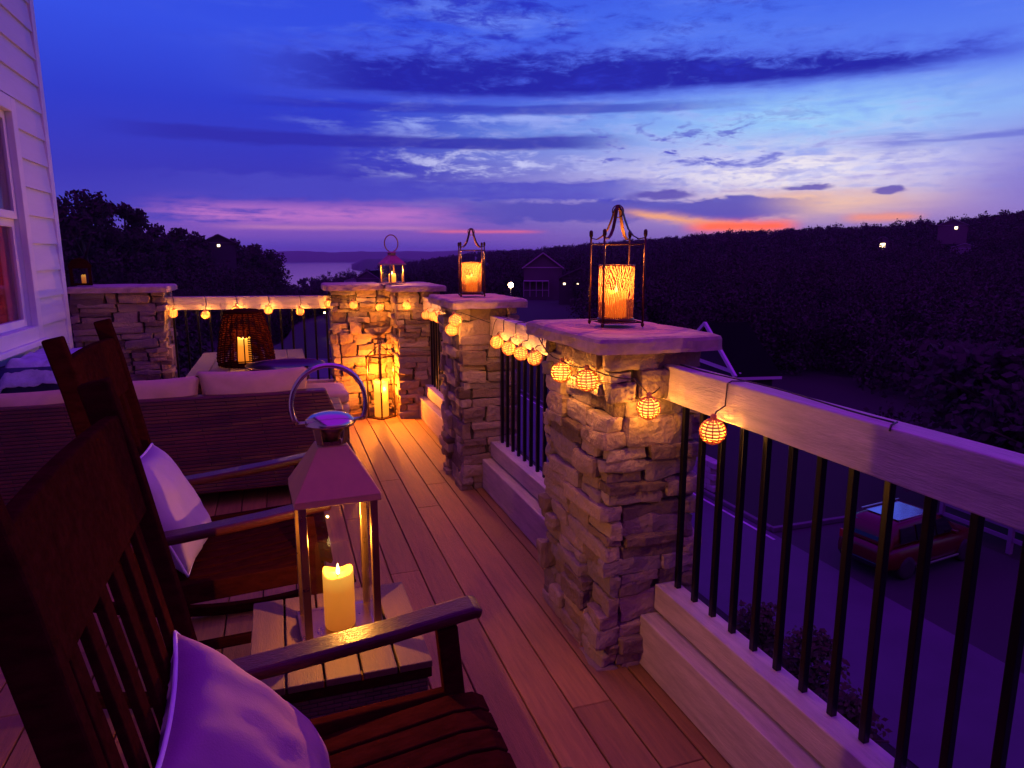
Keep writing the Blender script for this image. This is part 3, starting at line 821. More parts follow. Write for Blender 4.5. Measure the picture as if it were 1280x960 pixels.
cd.tube([(1.21, 4.02, 1.1), (1.02, 4.0, 1.17)] + sag((.99, 4.0, 1.165), (1.0, 4.18, 1.09), .01, 5) + sag((1.0, 4.2, 1.09), (1.04, 4.8, 1.12), .05, 6) + [(1.29, 4.86, 1.14)], .0024, 5)
cd.tube([(1.245, 3.98, 1.13)] + sag((1.24, 4.02, 1.1), (1.23, 4.13, .9), .0, 4) + [(1.225, 4.14, .86), (1.22, 4.12, .85), (1.215, 4.1, .9)], .002, 5)
cd.build('cord', M['cord'], sA)
sB = thing('string_lights', 'second string of small glowing globes hung along the far railing and corner pillar', 'string lights', (0, 0, 0))
cd = MB()
GB = [(.9, 6.6, 1.022), (.655, 6.6, 1.05)]
def fr_y(x): return 6.86 + (.475 - x) * (.24 / 1.475)
for x, z in ((.44, 1.05), (.183, .985), (-.1, 1.0), (-.385, 1.005), (-.655, .965), (-.93, .98)): GB.append((x, fr_y(x) - .085, z))
for g in GB: globe(sB, g)
for g in GB[2:]:
    y = fr_y(g[0])
    cd.tube([(g[0], y + .03, 1.1335), (g[0], y - .03, 1.1345), (g[0] + .004, y - .047, 1.125), (g[0] + .012, y - .05, 1.06), (g[0] + .004, y - .08, g[2] + .06), (g[0], y - .085, g[2] + .045)], .0026, 5)
cd.tube([(x, fr_y(x) + .02 + .01 * math.sin(7 * x), 1.1335) for x in [.46 - 1.42 * i / 20 for i in range(21)]], .0026, 5)
cd.tube([(.46, 6.9, 1.134), (.45, 6.66, 1.12)] + sag((.5, 6.63, 1.12), (.655, 6.6, 1.095), .01, 4) + sag((.66, 6.6, 1.095), (.9, 6.6, 1.07), .02, 5) + sag((.91, 6.6, 1.07), (1.0, 6.5, 1.13), .02, 4), .0026, 5)
cd.build('cord', M['cord'], sB)

# ------------------------------------------------------------------ lanterns
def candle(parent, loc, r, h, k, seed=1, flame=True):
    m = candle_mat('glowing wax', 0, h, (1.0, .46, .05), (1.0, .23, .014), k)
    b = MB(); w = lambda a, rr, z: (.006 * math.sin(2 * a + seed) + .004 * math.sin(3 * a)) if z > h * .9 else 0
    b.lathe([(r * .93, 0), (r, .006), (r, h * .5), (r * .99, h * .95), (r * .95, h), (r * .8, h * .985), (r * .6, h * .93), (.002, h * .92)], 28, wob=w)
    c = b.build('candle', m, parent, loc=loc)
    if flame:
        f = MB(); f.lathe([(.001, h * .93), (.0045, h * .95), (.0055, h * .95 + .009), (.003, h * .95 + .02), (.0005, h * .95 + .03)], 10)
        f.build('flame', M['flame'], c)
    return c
def rect_lantern(name, label, loc, rz, w, zb, zt, post, metal, glass=True):
    t = thing(name, label, 'lantern', loc, rz)
    b = MB(); b.box(-w / 2 - .008, w / 2 + .008, -w / 2 - .008, w / 2 + .008, 0, .012); b.build('base', metal, t, .002)
    for sx in (-1, 1):
        for sy in (-1, 1):
            p = MB(); x, y = sx * (w - post) / 2, sy * (w - post) / 2; p.box(x - post / 2, x + post / 2, y - post / 2, y + post / 2, .012, zt); p.build('post', metal, t, .0015)
    if glass:
        for k in range(4):
            g = MB(); g.box(-w / 2 + post, w / 2 - post, w / 2 - post * .6 - .0015, w / 2 - post * .6 + .0015, .014, zt - .004)
            o = g.build('glass_panel', M['glass'], t); o.rotation_euler = (0, 0, k * PI / 2)
    return t
# big steel lantern on the side table
TZ = .452
t = rect_lantern('steel_lantern', 'large brushed steel lantern with a peaked roof on the side table between the rockers', (.112, 1.885, TZ), R(3), .205, 0, .41, .02, M['steel'])
r_ = MB(); r_.frustum4((0, 0, 0), .226, .222, .405, .422); r_.frustum4((0, 0, 0), .226, .08, .422, .545); r_.build('roof', M['steel_roof'], t, .002)
n_ = MB()
n_.frustum4((0, 0, 0), .05, .05, .545, .555)
for k in range(4):
    a = PI / 4 + k * PI / 2
    n_.strip([(.05 * math.cos(a) * .9, .05 * math.sin(a) * .9, .55), (.055 * math.cos(a), .055 * math.sin(a), .60)], .02, .003, (-math.sin(a), math.cos(a), 0))
n_.lathe([(.025, .552), (.03, .575), (.05, .6)], 16); n_.build('chimney', M['steel'], t)
d_ = MB(); d_.lathe([(.066, .598), (.068, .604), (.064, .614), (.05, .624), (.03, .63), (.002, .632)], 28); d_.build('chimney_cap', M['chrome'], t)
h_ = MB(); hp = [(.098 * math.cos(a), 0, .655 + .105 * math.sin(a)) for a in [R(-28) + R(236) * i / 30 for i in range(31)]]
h_.tube(hp, .0068, 10); h_.tube([(-.09, 0, .607), (.09, 0, .607)], .005, 8); h_.build('handle', M['chrome'], t)
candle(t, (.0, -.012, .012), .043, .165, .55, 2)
lamp(t, (0, -.012, .262), 13, WARM, .0015)

# floor lantern by the corner pillar
t = rect_lantern('floor_lantern', 'tall thin framed lantern glowing on the deck at the foot of the corner pillar', (.86, 6.42, 0), R(38), .185, 0, .58, .012, M['bronze'], False)
r_ = MB()
for k in range(4):
    a = k * PI / 2; c_, s_ = math.cos(a), math.sin(a)
    r_.bar((.092 * c_ - .092 * s_, .092 * s_ + .092 * c_, .583), (.092 * c_ + .092 * s_, .092 * s_ - .092 * c_, .583), .012, .012)
    a += PI / 4; r_.bar((.12 * math.cos(a), .12 * math.sin(a), .585), (.015 * math.cos(a), .015 * math.sin(a), .68), .008, .008)
r_.build('roof_frame', M['bronze'], t)
h_ = MB(); h_.tube([(.028 * math.cos(2 * PI * i / 20), 0, .71 + .028 * math.sin(2 * PI * i / 20)) for i in range(20)], .004, 6, closed=True); h_.build('handle', M['bronze'], t)
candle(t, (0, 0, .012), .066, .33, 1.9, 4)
lamp(t, (0, 0, .43), 46, (1, .25, .014), .0015)
lamp(t, (-.02, -.085, .28), 24, (1, .25, .014), .0015, 'wax_light')

# wire cage lanterns with hurricane glass on two pillar caps
def hurricane_mat():
    m = bpy.data.materials.new('etched amber hurricane glass'); m.use_nodes = True
    nt = m.node_tree; N = nt.nodes; L = nt.links; N.remove(N['Principled BSDF'])
    tc = N.new('ShaderNodeTexCoord'); sp = N.new('ShaderNodeSeparateXYZ'); L.new(tc.outputs['Object'], sp.inputs[0])
    at = N.new('ShaderNodeMath'); at.operation = 'ARCTAN2'; L.new(sp.outputs[0], at.inputs[0]); L.new(sp.outputs[1], at.inputs[1])
    cb = N.new('ShaderNodeCombineXYZ'); L.new(at.outputs[0], cb.inputs[0]); L.new(sp.outputs[2], cb.inputs[1])
    mp = N.new('ShaderNodeMapping'); mp.inputs['Scale'].default_value = (5, 40, 1); L.new(cb.outputs[0], mp.inputs[0])
    n = N.new('ShaderNodeTexNoise'); n.inputs['Scale'].default_value = 1.6; n.inputs['Detail'].default_value = 3; n.inputs['Distortion'].default_value = 2.2; L.new(mp.outputs[0], n.inputs['Vector'])
    wv = N.new('ShaderNodeTexWave'); wv.wave_type = 'RINGS'; wv.rings_direction = 'SPHERICAL'; wv.inputs['Scale'].default_value = .55; wv.inputs['Distortion'].default_value = 9; wv.inputs['Detail'].default_value = 2; L.new(mp.outputs[0], wv.inputs['Vector'])
    r = N.new('ShaderNodeValToRGB'); r.color_ramp.elements[0].position = .4; r.color_ramp.elements[1].position = .55; L.new(wv.outputs['Fac'], r.inputs[0])
    t = N.new('ShaderNodeBsdfTransparent'); t.inputs[0].default_value = (.85, .5, .3, 1)
    tl = N.new('ShaderNodeBsdfTranslucent'); tl.inputs[0].default_value = (.7, .34, .2, 1)
    df = N.new('ShaderNodeBsdfDiffuse'); df.inputs[0].default_value = (.3, .12, .07, 1)
    a = N.new('ShaderNodeMixShader'); L.new(r.outputs[0], a.inputs[0]); L.new(df.outputs[0], a.inputs[1]); L.new(tl.outputs[0], a.inputs[2])
    b = N.new('ShaderNodeMixShader'); b.inputs[0].default_value = .5; L.new(t.outputs[0], b.inputs[1]); L.new(a.outputs[0], b.inputs[2])
    L.new(b.outputs[0], N['Material Output'].inputs['Surface'])
    return m
M['hurricane'] = hurricane_mat()
def cage_lantern(label, loc, rz, sc=1.0):
    t = thing('wire_lantern', label, 'lantern', loc, rz, 'wire cage lanterns on the pillars'); t.scale = (sc, sc, sc)
    w = .078; H = .335
    f = MB()
    for k in range(4):
        a = PI / 4 + k * PI / 2; b = a + PI / 2; q_ = w * math.sqrt(2)
        A = Vector((q_ * math.cos(a), q_ * math.sin(a), 0)); B = Vector((q_ * math.cos(b), q_ * math.sin(b), 0))
        f.tube([A + Vector((0, 0, .012)), A + Vector((0, 0, H))], .0042, 8)
        f.lathe([(.001, -.004), (.0065, .002), (.0065, .01), (.0042, .014)], 8, A); f.lathe([(.0042, H - .01), (.0075, H - .002), (.0075, H + .012), (.004, H + .018)], 8, A)
        f.tube([A + Vector((0, 0, .014)), B + Vector((0, 0, .014))], .003, 6)
        f.tube([A + Vector((0, 0, H - .035)), B + Vector((0, 0, H - .035))], .003, 6)
    f.build('frame', M['bronze'], t)
    c = MB()
    for k in range(4):
        a = PI / 4 + k * PI / 2; d = Vector((math.cos(a), math.sin(a), 0)); sd_ = Vector((-math.sin(a), math.cos(a), 0))
        prof = [(.108, H - .012), (.085, H - .016), (.062, H - .004), (.042, H + .02), (.027, H + .055), (.016, H + .088), (.003, H + .108)]
        c.strip([d * r + Vector((0, 0, z)) for r, z in prof], .012, .003, sd_)
    c.build('crown_scroll', M['bronze'], t)
    h = MB(); h.tube([(.022 * math.cos(2 * PI * i / 24), .004, H + .085 + .022 * math.sin(2 * PI * i / 24)) for i in range(24)], .0022, 6, closed=True); h.build('ring', M['bronze'], t)
    p = MB(); p.lathe([(.066, .012), (.07, .016), (.07, .026), (.03, .028), (.002, .028)], 28); p.bar((-.078, 0, .012), (.078, 0, .012), .01, .004); p.bar((0, -.078, .012), (0, .078, .012), .01, .004); p.build('candle_plate', M['bronze'], t)
    g = MB(); g.lathe([(.065, .027), (.0665, .1), (.0665, .222)], 36, cap=False); go = g.build('hurricane_glass', M['hurricane'], t)
    rm = MB(); rm.tube([(.0668 * math.cos(2 * PI * i / 32), .0668 * math.sin(2 * PI * i / 32), .223) for i in range(32)], .0022, 6, closed=True); rm.build('rim', M['bronze'], go)
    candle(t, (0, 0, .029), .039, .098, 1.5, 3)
    lamp(t, (0, 0, .17), 3.4 * sc, (1, .32, .045), .0015)
    lamp(t, (0, 0, .30), 3.5 * sc, (1, .32, .045), .0015, 'flame_glow')
    return t
cage_lantern('taller wire cage lantern with amber patterned glass on the nearest pillar cap', (1.21, 2.36, 1.243), R(-7))
cage_lantern('smaller looking wire cage lantern with its candle on the middle pillar cap', (1.205, 4.41, 1.243), R(-10), .98)

# copper lantern with ring on the corner cap
t = rect_lantern('copper_lantern', 'small copper lantern with a big ring handle on the corner pillar cap', (1.03, 6.62, 1.245), R(28), .165, 0, .175, .014, M['copper'])
r_ = MB(); r_.frustum4((0, 0, 0), .195, .19, .172, .184); r_.frustum4((0, 0, 0), .19, .06, .184, .262); r_.frustum4((0, 0, 0), .055, .055, .262, .285); r_.frustum4((0, 0, 0), .075, .04, .285, .298); r_.build('roof', M['copper'], t, .002)
h_ = MB(); h_.tube([(.078 * math.cos(a), 0, .372 + .078 * math.sin(a)) for a in [R(-70) + R(320) * i / 30 for i in range(31)]], .0055, 8); h_.build('handle', M['copper'], t)
candle(t, (0, 0, .012), .034, .075, 2.2, 5)
lamp(t, (0, 0, .125), 8.0, WARM, .0015)

# small wooden lantern on the house-side pillar
t = thing('wooden_lantern', 'small dark arched wooden lantern on the pillar by the house', 'lantern', (-1.66, 7.1, 1.243), R(12))
b = MB(); b.box(-.085, .085, -.07, .07, 0, .018)
for sx in (-1, 1):
    for sy in (-1, 1): b.box(sx * .07 - .012, sx * .07 + .012, sy * .055 - .012, sy * .055 + .012, .018, .15)
b.build('frame', M['dark_wood'], t, .003)
b = MB(); pr = [(.09 * math.cos(PI * i / 12), .15 + .09 * math.sin(PI * i / 12)) for i in range(13)]
b.add([(x_, y_, z_) for y_ in (-.072, .072) for x_, z_ in pr], [tuple(range(13))[::-1], tuple(range(13, 26))] + [(i, i + 1, 14 + i, 13 + i) for i in range(12)] + [(12, 0, 13, 25)])
b.build('arched_roof', M['dark_wood'], t)
candle(t, (.02, 0, .019), .018, .07, .35, 6, False)

# ------------------------------------------------------------------ side table
t = thing('side_table', 'low wicker side table with plank top between the two rocking chairs', 'side table', (.1, 1.86, 0))
b = MB(); X0, X1, Y0, Y1 = -.232, .232, -.225, .25
e_ = [X0, -.19 + .0, -.07, .05, .165, X1]
e_ = [X0 + (X1 - X0) * i / 5 for i in range(6)]
for i in range(5): b.box(e_[i] + .003, e_[i + 1] - .003, Y0, Y1, .43, TZ - .002)
b.build('table_top', M['plank'], t, .003)
b = MB(); b.box(X0 + .004, X1 - .004, Y0 + .004, Y0 + .03, .40, .428); b.box(X0 + .004, X1 - .004, Y1 - .03, Y1 - .004, .40, .428)
b.box(X0 + .004, X0 + .03, Y0 + .03, Y1 - .03, .40, .428); b.box(X1 - .03, X1 - .004, Y0 + .03, Y1 - .03, .40, .428); b.build('frame', M['dark_wood'], t, .003)
b = MB(); b.box(X0 + .012, X1 - .012, Y0 + .012, Y1 - .012, .02, .40); b.build('wicker_body', M['wicker2'], t, .006)
for sx in (X0 + .03, X1 - .03):
    for sy in (Y0 + .03, Y1 - .03):
        b = MB(); b.box(sx - .02, sx + .02, sy - .02, sy + .02, 0, .02); b.build('foot', M['iron'], t)

# ------------------------------------------------------------------ rocking chairs (face +x)
def rocker():
    t = thing('rocking_chair', 'nearest dark slatted wooden rocking chair, its arm crossing in front of the steel lantern', 'rocking chair', (0, 1.19, 0), 0, 'dark wooden rocking chairs')
    hw_ = .307
    sx = lambda z: -.225 - .165 * (z - .6)
    for s in (-1, 1):
        b = MB(); b.strip([(-.165, s * hw_, .055), (-.185, s * hw_, .3), (sx(.5), s * hw_, .5), (sx(.8), s * hw_, .8), (sx(1.1) - .005, s * hw_, 1.1), (sx(1.26) - .015, s * hw_, 1.262)], .036, .056)
        b.build('back_post', M['dark_wood'], t, .006)
        b = MB(); b.bar((.335, s * hw_, .628), (.385, s * hw_, .06), .045, .05, (1, 0, 0)); b.build('front_leg', M['dark_wood'], t, .005)
        b = MB(); P = [(-.255, s * hw_, .588), (-.05, s * hw_, .606), (.2, s * hw_, .634), (.4, s * hw_, .662), (.418, s * hw_, .658)]
        b.strip(P, .078, .03); b.build('arm', M['arm_wood'], t, .011, seg=3)
        b = MB(); b.strip([(-.52 + 1.06 * i / 16, s * hw_, .022 + .30 * ((-.52 + 1.06 * i / 16) - .08) ** 2) for i in range(17)], .036, .042); b.build('rocker', M['dark_wood'], t, .005)
        b = MB(); b.bar((-.175, s * (hw_ - .002), .395), (.37, s * (hw_ - .002), .425), .028, .07); b.build('side_rail', M['dark_wood'], t, .004)
        b = MB(); b.bar((-.17, s * hw_, .2), (.368, s * hw_, .22), .022, .035); b.build('stretcher', M['dark_wood'], t, .004)
    b = MB(); b.bar((.372, -hw_ + .02, .405), (.372, hw_ - .02, .405), .06, .03, (1, 0, 0)); b.build('front_rail', M['dark_wood'], t, .004)
    crest = MB(); V = []; F = []
    for i in range(17):
        u = -1 + i / 8; y = u * (hw_ - .015); bow = -.004 * (1 - u * u); zt = 1.196 + .007 * (1 - u * u)
        for z, o in ((zt, 0), (zt, .024), (.995, .024), (.995, 0)): V.append((sx(z) - .010 + bow + o, y, z))
    for i in range(16):
        for k in range(4): F.append((4 * i + k, 4 * i + 4 + k, 4 * i + 4 + (k + 1) % 4, 4 * i + (k + 1) % 4))
    F += [(0, 1, 2, 3), (67, 66, 65, 64)]
    crest.add(V, F); crest.build('crest_rail', M['dark_wood'], t, .004)
    b = MB(); b.bar((sx(.53) - .0, -hw_ + .015, .53), (sx(.53), hw_ - .015, .53), .026, .06); b.build('back_rail', M['dark_wood'], t, .004)
    for i in range(6):
        u = -1 + 2 * (i + .75) / 6.5; u = -.80 + 1.6 * i / 5; y = u * (hw_ - .03); bow = -.004 * (1 - u * u)
        b = MB(); b.strip([(sx(.54) + .002, y, .54), (sx(.7) + .006 + bow * .4, y, .7), (sx(.85) + .004 + bow * .8, y, .85), (sx(1.005) + bow, y, 1.005)], .042, .014); b.build('back_slat', M['dark_wood'], t, .003)
    for i in range(8):
        y = -.248 + .496 * i / 7
        b = MB(); b.strip([(-.19, y, .405), (-.1, y, .402), (.05, y, .412), (.2, y, .432), (.33, y, .450), (.39, y, .447), (.415, y, .432)], .062, .016); b.build('seat_slat', M['dark_wood'], t, .003)
    return t
ch1 = rocker()
ch2 = copy_tree(ch1); ch2.location = (-.29, 2.65, 0)
ch2['label'] = 'dark slatted wooden rocking chair beyond the side table, in front of the sofa back'

def pillow_mesh(w, h, t, q, n=22):
    """sewn cushion: pinched corners, wrinkles near the seam"""
    V = []; F = []; idx = {}
    def pos(i, j, s):
        u = -1 + 2 * i / n; v = -1 + 2 * j / n
        e = (1 - abs(u) ** 2.6) * (1 - abs(v) ** 2.6); b = max(0, e) ** .48
        px = u * (1 - .075 * (1 - v * v)) * w / 2; py = v * (1 - .075 * (1 - u * u)) * h / 2
        wr = .008 * abs(mnoise.noise(Vector((u * 3.1 + v * 2, v * 1.2 - u, q + s * 7)))) - .013 * mnoise.noise(Vector((u * 2.3, v * 2.3, q + s * 4))) + .005 * mnoise.noise(Vector((u * 7, v * 2.5, q + s * 9))) 
        return (s * (b * t / 2 + wr * min(1, b * 2)), px, py)
    for s in (-1, 1):
        for i in range(n + 1):
            for j in range(n + 1):
                edge = i in (0, n) or j in (0, n)
                k = (0 if edge else s, i, j)
                if k not in idx: idx[k] = len(V); V.append(pos(i, j, s))
        for i in range(n):
            for j in range(n):
                g = lambda a, b: idx[(0 if a in (0, n) or b in (0, n) else s, a, b)]
                F.append((g(i, j), g(i + 1, j), g(i + 1, j + 1), g(i, j + 1)))
    m = MB(); m.add(V, F, True)
    ring = [(i, 0) for i in range(n)] + [(n, j) for j in range(n)] + [(n - i, n) for i in range(n)] + [(0, n - j) for j in range(n)]
    p = MB(); p.tube([V[idx[(0, a, b)]] for a, b in ring], .0045, 6, closed=True)
    return m, p
def pillow(label, loc, rot, m, w=.43, h=.43, t=.16, q=1.0, name='throw_pillow', cat='pillow', pip=True, group=None):
    a, p = pillow_mesh(w, h, t, q)
    o = a.build(name, m); o.location = loc; o.rotation_euler = rot; tag(o, label, cat, group)
    if pip: p.build('piping', M['piping'], o)
    return o
pillow('mauve throw pillow with pale piping on the nearest rocking chair', (-.095, 1.215, .585), (R(2), R(-37), R(2)), M['violet'], .41, .43, .15, q=1.3)
pillow('pale lilac throw pillow with white piping on the rocking chair beyond the table', (-.425, 2.66, .605), (R(-4), R(-26), R(-3)), M['lilac'], q=5.1)

# ------------------------------------------------------------------ sofa, fire table, ottoman
t = thing('wicker_sofa', 'long dark wicker sofa seen from behind, its back across the deck', 'sofa', (-.65, 4.4, 0))
b = MB(); V = []
for z, xr, y in ((.09, 1.12, -.06), (.35, 1.02, -.02), (.665, .90, .04)):
    V += [(-1.05, y, z), (xr, y, z), (xr, y + .1, z), (-1.05, y + .1, z)]
b.add(V, [(0, 1, 2, 3), (11, 10, 9, 8)] + [(4 * i + k, 4 * i + (k + 1) % 4, 4 * i + 4 + (k + 1) % 4, 4 * i + 4 + k) for i in range(2) for k in range(4)])
b.build('back_panel', M['wicker'], t, .012)
b = MB(); b.box(-1.05, 1.0, .06, .72, .09, .30); b.build('seat_base', M['wicker'], t, .01)
for s, x0 in ((1, .92), (-1, -1.05)):
    b = MB(); b.add([(x0, .05, .09), (x0 + .13, .05, .09), (x0 + .13, .72, .09), (x0, .72, .09), (x0 - .02, .1, .52), (x0 + .09, .1, .52), (x0 + .11, .72, .48), (x0, .72, .48)],
                    [(3, 2, 1, 0), (4, 5, 6, 7), (0, 1, 5, 4), (1, 2, 6, 5), (2, 3, 7, 6), (3, 0, 4, 7)]); b.build('arm', M['wicker'], t, .012)
for x_ in (-1.0, 1.05):
    for y_ in (-.03, .66):
        b = MB(); b.box(x_ - .02, x_ + .02, y_ - .02, y_ + .02, 0, .09); b.build('leg', M['iron'], t)
def slab_cushion(w, d, h, q):
    V, F = CG[10]; out = []
    for p in V:
        P = Vector((p[0] * w / 2, p[1] * d / 2, p[2] * h / 2)); e = min(w, d, h) * .36; hh = (w / 2, d / 2, h / 2)
        inn = Vector([max(-hh[i] + e, min(hh[i] - e, P[i])) for i in range(3)]); dd = P - inn
        if dd.length > 1e-6: P = inn + dd.normalized() * min(dd.length, e)
        P.z += .012 * (1 - p[0] ** 2) * (1 - p[1] ** 2) * (1 if p[2] > 0 else 0)
        P += P.normalized() * .010 * mnoise.noise(P * 7 + Vector((q, q, q)))
        out.append(P)
    m = MB(); m.add(out, F, True); return m
for i, x_ in enumerate((-.82, -.205, .41)):
    b = slab_cushion(.6, .62, .13, i); b.build('seat_cushion', M['cream'], t, loc=(x_, .42, .365))
cushL = ['cream back cushion at the house end of the sofa, behind the rocker posts', 'cream back cushion in the middle of the sofa with a creased end', 'highest cream back cushion, in front of the rattan lantern table']
for i, (x_, zc, w_, hh, rot) in enumerate(((-.80, .545, .68, .40, 0), (-.15, .575, .62, .41, 0), (.475, .60, .66, .41, .02))):
    pillow(cushL[i], (-.65 + x_, 4.565, zc), (0, R(0), R(90)), M['cream'], w_, hh, .17, 3.3 + i, 'back_cushion', 'cushion', False, 'cream back cushions on the wicker sofa')
t = thing('ottoman', 'wicker ottoman with stacked cream cushions at the sofa end by the corner pillar', 'ottoman', (.225, 5.5, 0))
b = MB(); b.box(-.23, .23, -.23, .23, .06, .30); b.build('base', M['wicker'], t, .01)
for i, z_ in enumerate((.34, .435)): slab_cushion(.48, .48, .10, 9 + i).build('cushion', M['cream'], t, loc=(0, 0, z_))
for x_ in (-.2, .2):
    for y_ in (-.2, .2):
        b = MB(); b.box(x_ - .02, x_ + .02, y_ - .02, y_ + .02, 0, .06); b.build('foot', M['iron'], t)
t = thing('fire_table', 'plank topped outdoor table in front of the far railing', 'table', (-.245, 5.95, 0))
b = MB()
for i in range(6): b.box(-.43 + i * .143 + .003, -.43 + (i + 1) * .143 - .003, -.72, .76, .61, .645)
b.build('table_top', M['plank'], t, .004)
b = MB(); b.box(-.36, .36, -.62, .66, .03, .605); b.build('wicker_base', M['wicker'], t, .01)
b = MB(); b.box(-.37, .37, -.63, .67, 0, .03); b.build('plinth', M['iron'], t)
t = thing('tray', 'wide shallow dark tray with a curved pale rim on the plank table', 'tray', (.02, 5.4, .647))
b = MB(); b.lathe([(.1, 0), (.2, .006), (.27, .03), (.29, .05), (.28, .05), (.26, .034), (.19, .012), (.002, .011)], 36); b.build('bowl', M['iron'], t)
b = MB(); b.tube([(.286 * math.cos(2 * PI * i / 40), .286 * math.sin(2 * PI * i / 40), .051) for i in range(40)], .004, 6, closed=True); b.build('rim', M['steel'], t)
t = thing('rattan_lantern', 'tapered dark rattan lantern with a candle glowing inside on the plank table', 'lantern', (-.275, 5.85, .647))
b = MB(); prof = [(.205, 0), (.215, .05), (.205, .13), (.185, .25), (.16, .36), (.14, .42)]
rad = lambda z: float(np.interp(z, [p[1] for p in prof], [p[0] for p in prof]))
for i in range(30):
    z_ = .008 + .405 * i / 29; rr = rad(z_)
    pts_ = [(a_, rr + .004 * math.sin(12 * a_ + i * PI)) for a_ in [2 * PI * k / 48 for k in range(48)]]
    if .05 < z_ < .30: pts_ = [(a_, r__) for a_, r__ in pts_ if not (4.32 < a_ < 4.80)]
    L3 = [(r__ * math.cos(a_), r__ * math.sin(a_), z_) for a_, r__ in pts_]
    if .05 < z_ < .30:
        k0 = next(i_ for i_, (a_, _) in enumerate(pts_) if a_ > 4.7); L3 = L3[k0:] + L3[:k0]; b.tube(L3, .0055, 5)
    else: b.tube(L3, .0055, 5, closed=True)
for k in range(24):
    a_ = 2 * PI * k / 24
    b.tube([(r__ * math.cos(a_), r__ * math.sin(a_), z_) for r__, z_ in prof], .005, 5)
b.build('woven_body', M['dark_wood'], t)
b = MB(); b.lathe([(.15, .415), (.155, .425), (.1, .44), (.002, .442)], 30); b.build('lid', M['dark_wood'], t)
b = MB(); b.lathe([(.19, .002), (.19, .012), (.002, .013)], 30); b.build('base', M['dark_wood'], t)
candle(t, (-.01, -.02, .014), .052, .2, 1.1, 8)
lamp(t, (-.01, -.02, .30), 8, WARM, .0015)

# covered grill against the house wall
t = thing('covered_grill', 'navy covered grill with a crumpled pale blue cloth on top beside the house wall', 'grill', (-1.48, 5.45, 0))
V, F = CG[10]; m_ = MB(); m2 = MB(); o1 = []; o2 = []
for p in V:
    P = Vector((p[0] * .24, p[1] * .36, p[2] * .40 + .40))
    k = .022 * mnoise.noise(Vector((P.x * 8, P.y * 8, P.z * 2.5))); flare = 1 + .12 * (1 - (p[2] + 1) / 2)
    o1.append((P.x * flare + k, P.y * flare + k, P.z))
m_.add(o1, F, True); m_.build('cover', M['navy'], t)
VX = []; FX = []; n = 26
for i in range(n + 1):
    for j in range(n + 1):
        u = -1 + 2 * i / n; v = -1 + 2 * j / n
        drop = max(0, abs(u) - .66) * .42 + max(0, abs(v) - .72) * .5
        z_ = .835 + .028 * mnoise.noise(Vector((u * 2.6, v * 2.6, 1))) + .018 * mnoise.noise(Vector((u * 6, v * 6, 3))) - drop
        VX.append((u * .28 + .02 * mnoise.noise(Vector((u * 3, v * 5, 8))), v * .43, z_))
for i in range(n):
    for j in range(n): FX.append((i * (n + 1) + j, (i + 1) * (n + 1) + j, (i + 1) * (n + 1) + j + 1, i * (n + 1) + j + 1))
m2.add(VX, FX, True); cl = m2.build('cloth', M['bluecloth'], t); so = cl.modifiers.new('thick', 'SOLIDIFY'); so.thickness = .006

